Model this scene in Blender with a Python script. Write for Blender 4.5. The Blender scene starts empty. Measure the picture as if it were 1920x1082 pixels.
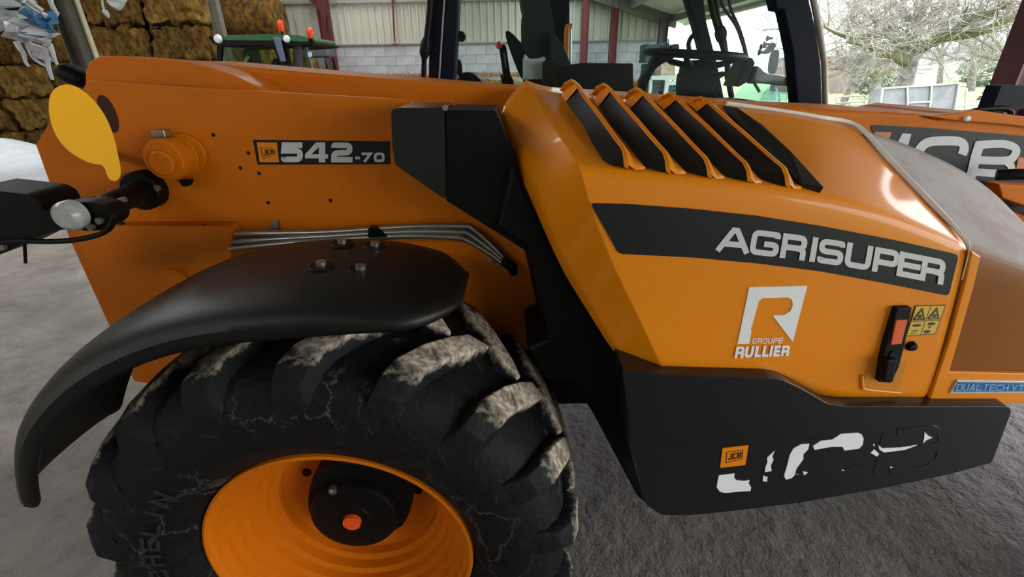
import bpy, bmesh, math, random
from mathutils import Vector, Matrix, noise
R_ = math.radians
# ---------------------------------------------------------------- camera, sky, exposure
SC = bpy.context.scene
COL = SC.collection
PITCH, FPX, ROLL, CAMH = R_(25.1), 876.0, R_(-1.0), 1.72
FW = Vector((0, math.cos(PITCH), -math.sin(PITCH)))
_U = Vector((0, math.sin(PITCH), math.cos(PITCH)))
_R = Vector((1, 0, 0))
RT = math.cos(ROLL)*_R + math.sin(ROLL)*_U
UP = -math.sin(ROLL)*_R + math.cos(ROLL)*_U
CAM = Vector((0, 0, CAMH))
cd = bpy.data.cameras.new('camera')
cd.sensor_fit = 'HORIZONTAL'; cd.sensor_width = 36; cd.lens = 36*FPX/1920; cd.clip_start = .05; cd.clip_end = 800
co = bpy.data.objects.new('camera', cd); COL.objects.link(co)
co.matrix_world = Matrix(((RT.x, UP.x, -FW.x, CAM.x), (RT.y, UP.y, -FW.y, CAM.y), (RT.z, UP.z, -FW.z, CAM.z), (0, 0, 0, 1)))
SC.camera = co
wd = bpy.data.worlds.new('overcast_sky'); SC.world = wd; wd.use_nodes = True
nt = wd.node_tree; nt.nodes.clear()
bg = nt.nodes.new('ShaderNodeBackground'); wo = nt.nodes.new('ShaderNodeOutputWorld')
tc = nt.nodes.new('ShaderNodeTexCoord'); nz = nt.nodes.new('ShaderNodeTexNoise'); nz.inputs['Scale'].default_value = 2.2; nz.inputs['Detail'].default_value = 4
rp = nt.nodes.new('ShaderNodeValToRGB')
rp.color_ramp.elements[0].position = .35; rp.color_ramp.elements[0].color = (.86, .92, 1.0, 1)
rp.color_ramp.elements[1].position = .65; rp.color_ramp.elements[1].color = (1.0, 1.0, 1.0, 1)
nt.links.new(tc.outputs['Generated'], nz.inputs['Vector']); nt.links.new(nz.outputs['Fac'], rp.inputs['Fac'])
nt.links.new(rp.outputs['Color'], bg.inputs['Color']); nt.links.new(bg.outputs[0], wo.inputs['Surface'])
bg.inputs['Strength'].default_value = 1.5
SC.view_settings.view_transform = 'Standard'; SC.view_settings.look = 'None'
SC.view_settings.gamma = 1; SC.view_settings.use_curve_mapping = False
SC.view_settings.exposure = 2.46
rnd = random.Random(7)

# ---------------------------------------------------------------- helpers
def ray(u, v): return FW + RT*((u-960)/FPX) - UP*((v-541)/FPX)
def W(u, v, Y):                       # photograph point on the upright plane Y metres away
    d = ray(u, v); return CAM + d*(Y/d.y)
def G(u, v, z=0.0):                   # photograph point on a level plane
    d = ray(u, v); return CAM + d*((z-CAMH)/d.z)
def WP(u, v, p0, n):                   # photograph point on the plane through p0 with normal n
    d = ray(u, v); return CAM + d*((p0-CAM).dot(n)/d.dot(n))
def lin(c):
    return tuple(((x/255)/12.92 if x/255 <= .04045 else ((x/255+.055)/1.055)**2.4) for x in c)
def mat(name, rgb, rough=.5, metal=0, var=.0, vscale=8., bump=0., bscale=40., rgb2=None, coat=0., spec=.5, stretch=None, coord='Object', detail=5., dist=.01):
    m = bpy.data.materials.new(name); m.use_nodes = True; n = m.node_tree; b = n.nodes['Principled BSDF']
    c1 = lin(rgb)
    b.inputs['Roughness'].default_value = rough; b.inputs['Metallic'].default_value = metal
    b.inputs['Coat Weight'].default_value = coat; b.inputs['Coat Roughness'].default_value = .07
    b.inputs['Specular IOR Level'].default_value = spec
    t = n.nodes.new('ShaderNodeTexCoord'); vec = t.outputs[coord]
    if stretch:
        mp = n.nodes.new('ShaderNodeMapping'); mp.inputs['Scale'].default_value = stretch
        n.links.new(vec, mp.inputs['Vector']); vec = mp.outputs[0]
    if var > 0 or rgb2:
        c2 = lin(rgb2) if rgb2 else tuple(x*(1-var) for x in c1)
        x = n.nodes.new('ShaderNodeTexNoise'); x.inputs['Scale'].default_value = vscale; x.inputs['Detail'].default_value = detail; x.inputs['Roughness'].default_value = .62
        r = n.nodes.new('ShaderNodeValToRGB'); r.color_ramp.elements[0].position = .36; r.color_ramp.elements[1].position = .66
        r.color_ramp.elements[0].color = (*c2, 1); r.color_ramp.elements[1].color = (*c1, 1)
        n.links.new(vec, x.inputs['Vector']); n.links.new(x.outputs['Fac'], r.inputs['Fac']); n.links.new(r.outputs['Color'], b.inputs['Base Color'])
    else:
        # a very faint mottling keeps even plain paint procedural
        x = n.nodes.new('ShaderNodeTexNoise'); x.inputs['Scale'].default_value = 3.; r = n.nodes.new('ShaderNodeValToRGB')
        r.color_ramp.elements[0].color = (*[k*.95 for k in c1], 1); r.color_ramp.elements[1].color = (*c1, 1)
        n.links.new(vec, x.inputs['Vector']); n.links.new(x.outputs['Fac'], r.inputs['Fac']); n.links.new(r.outputs['Color'], b.inputs['Base Color'])
    if bump > 0:
        y = n.nodes.new('ShaderNodeTexNoise'); y.inputs['Scale'].default_value = bscale; y.inputs['Detail'].default_value = 6; y.inputs['Roughness'].default_value = .65
        k = n.nodes.new('ShaderNodeBump'); k.inputs['Strength'].default_value = bump; k.inputs['Distance'].default_value = dist
        n.links.new(vec, y.inputs['Vector']); n.links.new(y.outputs['Fac'], k.inputs['Height']); n.links.new(k.outputs[0], b.inputs['Normal'])
    return m
def add_dust(m, rgb, amount=.6, scale=6., lo=.45, hi=.7, up=False, rough=.9):
    """lay a dust / dried-mud layer over a material, by noise and (up) on faces that look upward"""
    n = m.node_tree; b = n.nodes['Principled BSDF']; src = b.inputs['Base Color'].links[0].from_socket
    t = n.nodes.new('ShaderNodeTexCoord'); x = n.nodes.new('ShaderNodeTexNoise'); x.inputs['Scale'].default_value = scale; x.inputs['Detail'].default_value = 8; x.inputs['Roughness'].default_value = .7
    n.links.new(t.outputs['Object'], x.inputs['Vector'])
    mr = n.nodes.new('ShaderNodeMapRange'); mr.inputs['From Min'].default_value = lo; mr.inputs['From Max'].default_value = hi; mr.inputs['To Max'].default_value = amount
    n.links.new(x.outputs['Fac'], mr.inputs['Value']); fac = mr.outputs[0]
    if up:
        g = n.nodes.new('ShaderNodeNewGeometry'); s = n.nodes.new('ShaderNodeSeparateXYZ'); n.links.new(g.outputs['True Normal'], s.inputs[0])
        m2 = n.nodes.new('ShaderNodeMapRange'); m2.inputs['From Min'].default_value = .3; m2.inputs['From Max'].default_value = .8; n.links.new(s.outputs['Z'], m2.inputs['Value'])
        mu = n.nodes.new('ShaderNodeMath'); mu.operation = 'MULTIPLY'; n.links.new(fac, mu.inputs[0]); n.links.new(m2.outputs[0], mu.inputs[1]); fac = mu.outputs[0]
    mx = n.nodes.new('ShaderNodeMix'); mx.data_type = 'RGBA'; n.links.new(fac, mx.inputs['Factor']); n.links.new(src, mx.inputs['A']); mx.inputs['B'].default_value = (*lin(rgb), 1)
    n.links.new(mx.outputs['Result'], b.inputs['Base Color'])
    r0 = b.inputs['Roughness'].default_value
    mr3 = n.nodes.new('ShaderNodeMapRange'); mr3.inputs['To Min'].default_value = r0; mr3.inputs['To Max'].default_value = rough; n.links.new(fac, mr3.inputs['Value']); n.links.new(mr3.outputs[0], b.inputs['Roughness'])
    return m

def empty(name, loc, label, cat, group=None, kind=None):
    o = bpy.data.objects.new(name, None); COL.objects.link(o); o.location = loc; o.empty_display_size = .2
    return tag(o, label, cat, group, kind)
def tag(o, label, cat=None, group=None, kind=None):
    o['label'] = label
    if cat: o['category'] = cat
    if group: o['group'] = group
    if kind: o['kind'] = kind
    return o
def wloc(o):
    m = Matrix.Translation(o.location) @ o.rotation_euler.to_matrix().to_4x4()
    m = o.matrix_parent_inverse @ m
    return (wloc(o.parent) @ m) if o.parent else m
def par(o, p):
    if p is not None:
        o.parent = p; o.matrix_parent_inverse = wloc(p).inverted()
    return o
def link(name, me, m, parent=None, loc=(0, 0, 0), rot=(0, 0, 0)):
    o = bpy.data.objects.new(name, me); COL.objects.link(o); o.location = loc; o.rotation_euler = rot
    if m is not None and len(me.materials) == 0: me.materials.append(m)
    return par(o, parent)
def mesh(name, verts, faces, smooth=False, ang=35, bevel=0, seg=3, recalc=True, tri=False):
    me = bpy.data.meshes.new(name); bm = bmesh.new()
    vs = [bm.verts.new(v) for v in verts]
    for f in faces:
        try: bm.faces.new([vs[i] for i in f])
        except ValueError: pass
    if recalc: bmesh.ops.recalc_face_normals(bm, faces=bm.faces[:])
    if bevel > 0:
        es = [e for e in bm.edges if len(e.link_faces) == 2 and e.calc_face_angle(0) > R_(28)]
        bmesh.ops.bevel(bm, geom=es, offset=bevel, segments=seg, profile=.5, affect='EDGES', clamp_overlap=True)
    if tri: bmesh.ops.triangulate(bm, faces=bm.faces[:])
    bm.to_mesh(me); bm.free()
    if smooth or bevel > 0:
        me.shade_smooth(); me.set_sharp_from_angle(angle=R_(ang))
    return me
def mk(name, verts, faces, m, parent=None, smooth=False, ang=35, bevel=0, seg=3, sub=0, solid=0, recalc=True):
    o = link(name, mesh(name, verts, faces, smooth, ang, bevel, seg, recalc), m, parent)
    if sub:
        s = o.modifiers.new('s', 'SUBSURF'); s.levels = sub; s.render_levels = sub
    if solid:
        s = o.modifiers.new('t', 'SOLIDIFY'); s.thickness = solid; s.offset = -1
    if bevel > 0:
        s = o.modifiers.new('w', 'WEIGHTED_NORMAL'); s.keep_sharp = True
    return o
class MB:
    def __init__(s): s.v = []; s.f = []
    def add(s, v, f):
        n = len(s.v); s.v += [Vector(x) for x in v]; s.f += [[i+n for i in q] for q in f]; return s
    def box(s, c, d, M=None):
        c = Vector(c); v = [Vector((x*d[0]/2, y*d[1]/2, z*d[2]/2)) for x in (-1, 1) for y in (-1, 1) for z in (-1, 1)]
        if M is not None: v = [M @ q for q in v]
        return s.add([c+q for q in v], [(0, 1, 3, 2), (4, 6, 7, 5), (0, 4, 5, 1), (2, 3, 7, 6), (0, 2, 6, 4), (1, 5, 7, 3)])
    def prism(s, pts, back):             # front outline (3-D points), pushed by vector `back`
        back = Vector(back); n = len(pts); a = [Vector(p) for p in pts]
        return s.add(a+[p+back for p in a], [list(range(n)), list(range(2*n-1, n-1, -1))]+[(i, (i+1) % n, n+(i+1) % n, n+i) for i in range(n)])
    def tube(s, pts, r, n=8, cap=True):
        pts = [Vector(p) for p in pts]; k = len(pts); rr = r if isinstance(r, (list, tuple)) else [r]*k
        ring = []; N = None; V = []
        for i in range(k):
            t = (pts[min(i+1, k-1)]-pts[max(i-1, 0)]).normalized()
            if N is None:
                N = t.cross(Vector((0, 0, 1)));
                if N.length < .1: N = t.cross(Vector((1, 0, 0)))
            N = (N - t*N.dot(t)).normalized(); B = t.cross(N)
            V += [pts[i]+(N*math.cos(2*math.pi*j/n)+B*math.sin(2*math.pi*j/n))*rr[i] for j in range(n)]
        F = [(i*n+j, i*n+(j+1) % n, (i+1)*n+(j+1) % n, (i+1)*n+j) for i in range(k-1) for j in range(n)]
        if cap: F += [list(range(n-1, -1, -1)), list(range((k-1)*n, k*n))]
        return s.add(V, F)
    def lathe(s, prof, c, n=48, axis='Y', close=False):   # prof: (radius, along)
        c = Vector(c); V = []; F = []
        for (r, a) in prof:
            for j in range(n):
                t = 2*math.pi*j/n; x, z = r*math.cos(t), r*math.sin(t)
                V.append(c+(Vector((x, a, z)) if axis == 'Y' else Vector((a, x, z)) if axis == 'X' else Vector((x, z, a))))
        k = len(prof)
        for i in range(k-1):
            for j in range(n): F.append((i*n+j, i*n+(j+1) % n, (i+1)*n+(j+1) % n, (i+1)*n+j))
        if close: F += [list(range(n)), list(range((k-1)*n, k*n))]
        return s.add(V, F)
    def obj(s, name, m, parent=None, **k): return mk(name, s.v, s.f, m, parent, **k)
    def me(s, name, **k): return mesh(name, s.v, s.f, **k)
def box(name, c, d, m, parent=None, bevel=0, M=None): return MB().box(c, d, M).obj(name, m, parent, bevel=bevel)
def tube(name, pts, r, m, parent=None, n=10): return MB().tube(pts, r, n).obj(name, m, parent, smooth=True, ang=60)
def curve(pts, n=6, closed=False):      # Catmull-Rom through tuples of any length
    k = len(pts); out = []
    rng = range(k) if closed else range(k-1)
    for i in rng:
        g = lambda j: pts[j % k] if closed else pts[max(0, min(k-1, j))]
        a, b, c, d = g(i-1), g(i), g(i+1), g(i+2)
        for q in range(n):
            t = q/n
            out.append(tuple(.5*((2*b[e])+(-a[e]+c[e])*t+(2*a[e]-5*b[e]+4*c[e]-d[e])*t*t+(-a[e]+3*b[e]-3*c[e]+d[e])*t**3) for e in range(len(b))))
    if not closed: out.append(tuple(pts[-1]))
    return out
def chaikin(p, it=2, closed=True):
    for _ in range(it):
        q = []
        n = len(p)
        for i in range(n if closed else n-1):
            a, b = p[i], p[(i+1) % n]
            q += [tuple(x*.75+y*.25 for x, y in zip(a, b)), tuple(x*.25+y*.75 for x, y in zip(a, b))]
        p = q
    return p
def rounded(p, r, n=4):                 # round the corners of a pixel outline by r pixels
    out = []; k = len(p)
    for i in range(k):
        a, b, c = Vector(p[i-1]), Vector(p[i]), Vector(p[(i+1) % k])
        d1, d2 = a-b, c-b; q = min(r, d1.length*.45, d2.length*.45)
        s, e = b+d1.normalized()*q, b+d2.normalized()*q
        for j in range(n+1):
            t = j/n; out.append(tuple(s*(1-t)**2+b*2*t*(1-t)+e*t*t))
    return out
def plate(name, px, Y, th, m, parent=None, bevel=.003, seg=3):
    return MB().prism([W(u, v, Y) for u, v in px], (0, th, 0)).obj(name, m, parent, bevel=bevel, seg=seg)
def loft(rows, close=False):            # rows of 3-D points -> verts, faces
    n = len(rows[0]); V = [p for r in rows for p in r]; F = []
    for i in range(len(rows)-1):
        for j in range(n if close else n-1): F.append((i*n+j, i*n+(j+1) % n, (i+1)*n+(j+1) % n, (i+1)*n+j))
    return V, F
def resample(p, n):
    p = [Vector(q) for q in p]; L = [0]
    for a, b in zip(p, p[1:]): L.append(L[-1]+(b-a).length)
    out = []
    for i in range(n):
        s = L[-1]*i/(n-1); j = 0
        while j < len(L)-2 and L[j+1] < s: j += 1
        t = (s-L[j])/max(1e-9, L[j+1]-L[j]); out.append(p[j].lerp(p[j+1], min(1, t)))
    return out

# ---- squared stroke lettering: centre lines in a unit box
FONT = {
 'A': [([(0, 0), (.43, 1), (.57, 1), (1, 0)], 0), ([(.2, .28), (.8, .28)], 0)],
 'G': [([(1, .8), (1, 1), (0, 1), (0, 0), (1, 0), (1, .46), (.58, .46)], 1, 0, 1)],
 'R': [([(0, 0), (0, 1)], 0), ([(.3, 1), (1, 1), (1, .45), (.3, .45)], 2), ([(0, 1), (.5, 1)], 0), ([(0, .45), (.5, .45)], 0), ([(.62, .45), (1, .4), (1, 0)], 1)],
 'I': [([(.5, 0), (.5, 1)], 0)],
 'S': [([(1, .82), (1, 1), (0, 1), (0, .5), (1, .5), (1, 0), (0, 0), (0, .18)], 1, 0, 0)],
 'U': [([(0, 1), (0, 0), (1, 0), (1, 1)], 1)],
 'P': [([(0, 0), (0, 1)], 0), ([(0, 1), (1, 1), (1, .4), (0, .4)], 2)],
 'E': [([(0, 0), (0, 1)], 0), ([(0, 1), (1, 1)], 0), ([(0, 0), (1, 0)], 0), ([(0, .5), (.95, .5)], 0)],
 'L': [([(0, 1), (0, 0), (1, 0)], 0)], 'T': [([(0, 1), (1, 1)], 0), ([(.5, 0), (.5, 1)], 0)],
 'D': [([(0, 0), (0, 1)], 0), ([(0, 1), (1, 1), (1, 0), (0, 0)], 2)], 'O': [([(.5, 0), (0, 0), (0, 1), (1, 1), (1, 0), (.5, 0)], 1)],
 'H': [([(0, 0), (0, 1)], 0), ([(1, 0), (1, 1)], 0), ([(0, .5), (1, .5)], 0)], 'V': [([(0, 1), (.5, 0), (1, 1)], 0)],
 'M': [([(0, 0), (0, 1), (.5, .3), (1, 1), (1, 0)], 0)], 'N': [([(0, 0), (0, 1), (1, 0), (1, 1)], 0)],
 'J': [([(1, 1), (1, 0), (0, 0), (0, .25)], 1, 1, 0)], 'C': [([(1, .78), (1, 1), (0, 1), (0, 0), (1, 0), (1, .22)], 1, 0, 0)],
 'B': [([(0, 0), (0, 1)], 0), ([(0, 1), (1, 1), (1, .5), (0, .5)], 2), ([(.6, .5), (1, .5), (1, 0), (0, 0)], 1)],
 '5': [([(.97, 1), (.04, 1), (0, .6), (1, .6), (1, 0), (0, 0), (0, .16)], 3, 1, 0)], '4': [([(.6, 0), (.88, 0), (.88, 1), (.6, 1)], 9), ([(0, .2), (1, .2), (1, .41), (0, .41)], 9), ([(0, .4), (.27, .4), (.61, .77), (.61, 1), (.48, 1)], 9)],
 '2': [([(0, .82), (0, 1), (1, 1), (1, .5), (0, .44), (0, 0), (1, 0)], 4, 0, 1)], '7': [([(0, 1), (1, 1), (.3, 0)], 0)],
 '0': [([(.5, 0), (0, 0), (0, 1), (1, 1), (1, 0), (.5, 0)], 1)], '-': [([(0, .4), (1, .4)], 0)],
}
def stroke(pts, t):                     # polygon strip of half width t/2 with mitred joints
    P = [Vector(p) for p in pts]; k = len(P); Lf = []; Rg = []
    for i in range(k):
        d1 = (P[i]-P[i-1]).normalized() if i else None; d2 = (P[i+1]-P[i]).normalized() if i < k-1 else None
        d1 = d1 or d2; d2 = d2 or d1
        n1 = Vector((-d1.y, d1.x)); n2 = Vector((-d2.y, d2.x)); m = n1+n2
        m = n1 if m.length < 1e-4 else m.normalized(); c = max(.45, m.dot(n1))
        Lf.append(P[i]+m*(t/2/c)); Rg.append(P[i]-m*(t/2/c))
    return Lf, Rg
def letter(mb, ch, w, h, t, f, rad=None):   # f maps letter (x, y) to a 3-D point
    rad = rad or t*.9
    for ks, (pts, mode, *ex) in enumerate(FONT[ch]):
        e0, e1 = ex or (1, 1); dk = Vector((0, -.00025*ks, 0))
        if mode == 9:
            mb.add([f(x*w, y*h)+dk for x, y in pts], [list(range(len(pts)))]); continue
        q = [Vector((t/2+x*(w-t), t/2+y*(h-t))) for x, y in pts]
        if ch == 'I': q = [Vector((w/2, p.y)) for p in q]
        k = len(q); out = [q[0]]
        for i in range(1, k-1):
            rnd_ok = mode == 1 or (mode == 2 and q[i].x > w*.6) or (mode == 3 and i > 2) or (mode == 4 and i < 5)
            a, b, c = q[i-1], q[i], q[i+1]
            if rnd_ok:
                r = min(rad, (a-b).length*.48, (c-b).length*.48); s, e = b+(a-b).normalized()*r, b+(c-b).normalized()*r
                for j in range(5): u = j/4; out.append(s*(1-u)**2+b*2*u*(1-u)+e*u*u)
            else: out.append(b)
        out.append(q[-1])
        if (q[0]-q[-1]).length > 1e-6:
            if e0: out[0] = out[0]+(out[0]-out[1]).normalized()*t/2
            if e1: out[-1] = out[-1]+(out[-1]-out[-2]).normalized()*t/2
        L, Rr = stroke(out, t); n = len(L)
        mb.add([f(p.x, p.y)+dk for p in L]+[f(p.x, p.y)+dk for p in Rr], [(i, i+1, n+i+1, n+i) for i in range(n-1)])
def text_px(name, string, cells, base, top, t, Y, m, parent, slant=0., rad=None, lift=.0008):
    """lettering laid on the plane Y: cells = pixel spans per letter, base/top = functions u -> v"""
    mb = MB()
    for ch, (a, b) in zip(string, cells):
        h = base((a+b)/2)-top((a+b)/2)
        def f(x, y, a=a, h=h):
            u = a+x; k = y/h; return W(u+slant*y, base(u)+(top(u)-base(u))*k, Y-lift)
        letter(mb, ch, b-a, h, t, f, rad)
    return mb.obj(name, m, parent, recalc=False)
def line2(p, q): return lambda u: p[1]+(q[1]-p[1])*(u-p[0])/(q[0]-p[0])
def quad3(p, q, r):
    def f(u):
        return p[1]*(u-q[0])*(u-r[0])/((p[0]-q[0])*(p[0]-r[0]))+q[1]*(u-p[0])*(u-r[0])/((q[0]-p[0])*(q[0]-r[0]))+r[1]*(u-p[0])*(u-q[0])/((r[0]-p[0])*(r[0]-q[0]))
    return f
def spread(a, b, n, gap):
    w = (b-a-gap*(n-1))/n; return [(a+i*(w+gap), a+i*(w+gap)+w) for i in range(n)]

# ---------------------------------------------------------------- materials
YEL = mat('yellow_paint', (232, 136, 2), .45, coat=.3, var=.05, vscale=3, spec=.25)
YELD = add_dust(mat('yellow_chassis_paint', (210, 111, 2), .55, coat=.05, var=.06, vscale=4, spec=.2), (120, 78, 30), .2, 5, .5, .75)
YPLATE = mat('bright_yellow_plate', (255, 182, 20), .5)
BLK = mat('black_plastic', (9, 9, 10), .52, spec=.18, var=.2, vscale=30, bump=.05, bscale=300)
BLKS = mat('satin_black_skirt', (22, 23, 26), .24, var=.15, vscale=12, bump=.03, bscale=260)
DARK = mat('dark_void', (6, 6, 7), .9)
NAVY = mat('cab_post_paint', (10, 18, 34), .55, var=.1, spec=.15)
DECB = mat('charcoal_decal', (22, 24, 29), .45, spec=.3)
WHT = mat('white_vinyl', (236, 236, 238), .5)
SILV = mat('silver_vinyl', (208, 208, 212), .45)
STEEL = mat('zinc_steel', (170, 168, 160), .32, metal=.9, var=.15, vscale=20)
BOLT = mat('dull_bolt', (150, 146, 135), .4, metal=.7, var=.2, vscale=60)
RUB = mat('tyre_rubber', (27, 27, 29), .78, var=.3, vscale=14, bump=.3, bscale=90, dist=.004)
ORG = mat('orange_reflector', (240, 90, 30), .3)
REDM = mat('red_oxide_steel', (112, 34, 36), .6, var=.25, vscale=6)
GREY = mat('galvanised_steel', (150, 148, 142), .5, metal=.3, var=.15, vscale=8)
# ---------------------------------------------------------------- the telehandler
T = empty('telehandler', (.5, 1.75, 0), 'large yellow telescopic handler with ribbed hood and black skirt filling the picture', 'telehandler')

def mud_mat(name, r_lo, r_hi, amount, base=(24, 25, 28)):
    """rubber with dried mud held to the worn tread face (by distance from the axle) and thin pale veins"""
    m = mat(name, base, .62, var=.3, vscale=16, bump=.9, bscale=38, dist=.008, spec=.22)
    n = m.node_tree; b = n.nodes['Principled BSDF']; src = b.inputs['Base Color'].links[0].from_socket
    t = n.nodes.new('ShaderNodeTexCoord'); s = n.nodes.new('ShaderNodeSeparateXYZ'); n.links.new(t.outputs['Object'], s.inputs[0])
    c = n.nodes.new('ShaderNodeCombineXYZ'); n.links.new(s.outputs['X'], c.inputs['X']); n.links.new(s.outputs['Z'], c.inputs['Z'])
    le = n.nodes.new('ShaderNodeVectorMath'); le.operation = 'LENGTH'; n.links.new(c.outputs[0], le.inputs[0])
    nz = n.nodes.new('ShaderNodeTexNoise'); nz.inputs['Scale'].default_value = 13; nz.inputs['Detail'].default_value = 8; nz.inputs['Roughness'].default_value = .75
    n.links.new(t.outputs['Object'], nz.inputs['Vector'])
    w = n.nodes.new('ShaderNodeMath'); w.operation = 'MULTIPLY_ADD'; w.inputs[1].default_value = .11; w.inputs[2].default_value = -.055; n.links.new(nz.outputs['Fac'], w.inputs[0])
    a = n.nodes.new('ShaderNodeMath'); n.links.new(le.outputs['Value'], a.inputs[0]); n.links.new(w.outputs[0], a.inputs[1])
    mr = n.nodes.new('ShaderNodeMapRange'); mr.inputs['From Min'].default_value = r_lo; mr.inputs['From Max'].default_value = r_hi; mr.inputs['To Max'].default_value = amount
    n.links.new(a.outputs[0], mr.inputs['Value'])
    n2 = n.nodes.new('ShaderNodeTexNoise'); n2.inputs['Scale'].default_value = 60; n2.inputs['Detail'].default_value = 6; n.links.new(t.outputs['Object'], n2.inputs['Vector'])
    rr = n.nodes.new('ShaderNodeValToRGB'); rr.color_ramp.elements[0].position = .35; rr.color_ramp.elements[1].position = .65
    rr.color_ramp.elements[0].color = (*lin((136, 120, 102)), 1); rr.color_ramp.elements[1].color = (*lin((236, 222, 204)), 1)
    n.links.new(n2.outputs['Fac'], rr.inputs['Fac'])
    mx = n.nodes.new('ShaderNodeMix'); mx.data_type = 'RGBA'; n.links.new(mr.outputs[0], mx.inputs['Factor']); n.links.new(src, mx.inputs['A']); n.links.new(rr.outputs['Color'], mx.inputs['B'])
    # pale dried-water veins on the rubber
    vo = n.nodes.new('ShaderNodeTexVoronoi'); vo.feature = 'DISTANCE_TO_EDGE'; vo.inputs['Scale'].default_value = 7
    wn = n.nodes.new('ShaderNodeVectorMath'); wn.operation = 'MULTIPLY_ADD'; wn.inputs[1].default_value = (.12, .12, .12); n.links.new(nz.outputs['Color'], wn.inputs[0]); n.links.new(t.outputs['Object'], wn.inputs[2])
    n.links.new(wn.outputs[0], vo.inputs['Vector'])
    vm = n.nodes.new('ShaderNodeMapRange'); vm.inputs['From Min'].default_value = .0; vm.inputs['From Max'].default_value = .016; vm.inputs['To Min'].default_value = .45; vm.inputs['To Max'].default_value = 0
    n.links.new(vo.outputs['Distance'], vm.inputs['Value'])
    n3 = n.nodes.new('ShaderNodeTexNoise'); n3.inputs['Scale'].default_value = 3.2; n.links.new(t.outputs['Object'], n3.inputs['Vector'])
    m3 = n.nodes.new('ShaderNodeMapRange'); m3.inputs['From Min'].default_value = .5; m3.inputs['From Max'].default_value = .66; n.links.new(n3.outputs['Fac'], m3.inputs['Value'])
    mm = n.nodes.new('ShaderNodeMath'); mm.operation = 'MULTIPLY'; n.links.new(vm.outputs[0], mm.inputs[0]); n.links.new(m3.outputs[0], mm.inputs[1])
    my = n.nodes.new('ShaderNodeMix'); my.data_type = 'RGBA'; n.links.new(mm.outputs[0], my.inputs['Factor']); n.links.new(mx.outputs['Result'], my.inputs['A']); my.inputs['B'].default_value = (*lin((150, 148, 146)), 1)
    n.links.new(my.outputs['Result'], b.inputs['Base Color'])
    return m
TYRE = mud_mat('tyre_with_mud', .59, .64, .5, (15, 15, 17))
LUG = mud_mat('lug_with_dried_mud', .598, .620, 1., (19, 21, 25))

WX, WZ = -.451, .60                     # rear axle
def wheel(cx, y0, detail=True):
    """y0: plane of the rim flange nearest the camera"""
    c = Vector((cx, 0, WZ))
    prof = [(.325, .04), (.338, .012), (.346, -.004), (.368, -.026), (.40, -.043), (.45, -.052), (.50, -.05), (.54, -.035), (.565, -.01), (.578, .03), (.584, .09), (.587, .2), (.584, .31), (.578, .37), (.565, .41), (.54, .435), (.5, .45), (.45, .452), (.4, .445), (.35, .41), (.325, .36)]
    ty = link('tyre', MB().lathe([(r, y+y0) for r, y in prof], (0, 0, 0), 96).me('tyre', smooth=True, ang=60), TYRE, T, (cx, 0, WZ))
    # lugs: bars that run from the shoulder to the crown
    def lug_mesh(side):
        path = [(.49, -.047, 0, .014), (.525, -.052, .012, .024), (.565, -.047, .03, .031), (.598, -.02, .05, .035), (.614, .03, .085, .036), (.622, .10, .16, .036), (.624, .17, .25, .036), (.624, .215, .31, .03)]
        V = []; F = []; n = len(path)
        for (r, y, dth, hw) in path:
            yy = y if side > 0 else .4-y
            for rr, k in ((r, 1), (r, -1), (r-.05, -1.5), (r-.05, 1.5)):
                th = -dth+k*hw/.6 + rr*0; jit = noise.noise(Vector((y*40, k*3., side*7.)))*.004
                V.append(Vector(((rr+jit)*math.cos(th), yy+y0, (rr+jit)*math.sin(th))))
        for i in range(n-1):
            for j in range(4): F.append((i*4+j, i*4+(j+1) % 4, (i+1)*4+(j+1) % 4, (i+1)*4+j))
        F += [(0, 1, 2, 3), tuple(range((n-1)*4, n*4))]
        return mesh('lug', V, F, smooth=True, ang=50, bevel=.009, seg=2)
    N = 18
    for side in (1, -1):
        me = lug_mesh(side)
        for k in range(N):
            a = 2*math.pi*(k+(0 if side > 0 else .5)+.58)/N
            link('lug', me, LUG, ty, (cx, 0, WZ), (0, -a, 0))
    # rim
    rp = [(.335, .016), (.341, .006), (.339, -.006), (.333, -.008), (.327, -.004), (.323, .008), (.314, .014), (.312, .036), (.299, .042), (.297, .064), (.283, .07), (.281, .094), (.264, .1), (.262, .124), (.246, .13), (.244, .156), (.226, .162), (.224, .188), (.205, .194), (.05, .198)]
    back = [(.335, .016), (.322, .03), (.318, .04), (.318, .36), (.33, .4)]
    rim = link('wheel_rim', MB().lathe([(r, y+y0) for r, y in rp], (0, 0, 0), 96).lathe([(r, y+y0) for r, y in back], (0, 0, 0), 48).me('wheel_rim', smooth=True, ang=24), YELD, T, (cx, 0, WZ))
    return ty, rim
ty, rim = wheel(WX, .80)
wheel(2.46, .80); wheel(WX, 2.35); wheel(2.46, 2.35)
# raised lettering on the sidewall
SIDE = mat('sidewall_lettering', (44, 45, 48), .85, spec=.2, var=.3, vscale=30)
for i, ch in enumerate('MICHELIN'):
    mb = MB()
    def f(x, y, i=i):
        th = R_(197-i*7.5)-x/.4; r = .41+y
        return Vector((WX+r*math.cos(th), .80-.0485-.004*(y/.04), WZ+r*math.sin(th)))
    letter(mb, ch, .038, .042, .008, f); mb.obj('raised_letter', SIDE, ty, recalc=False, solid=.002)
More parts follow.
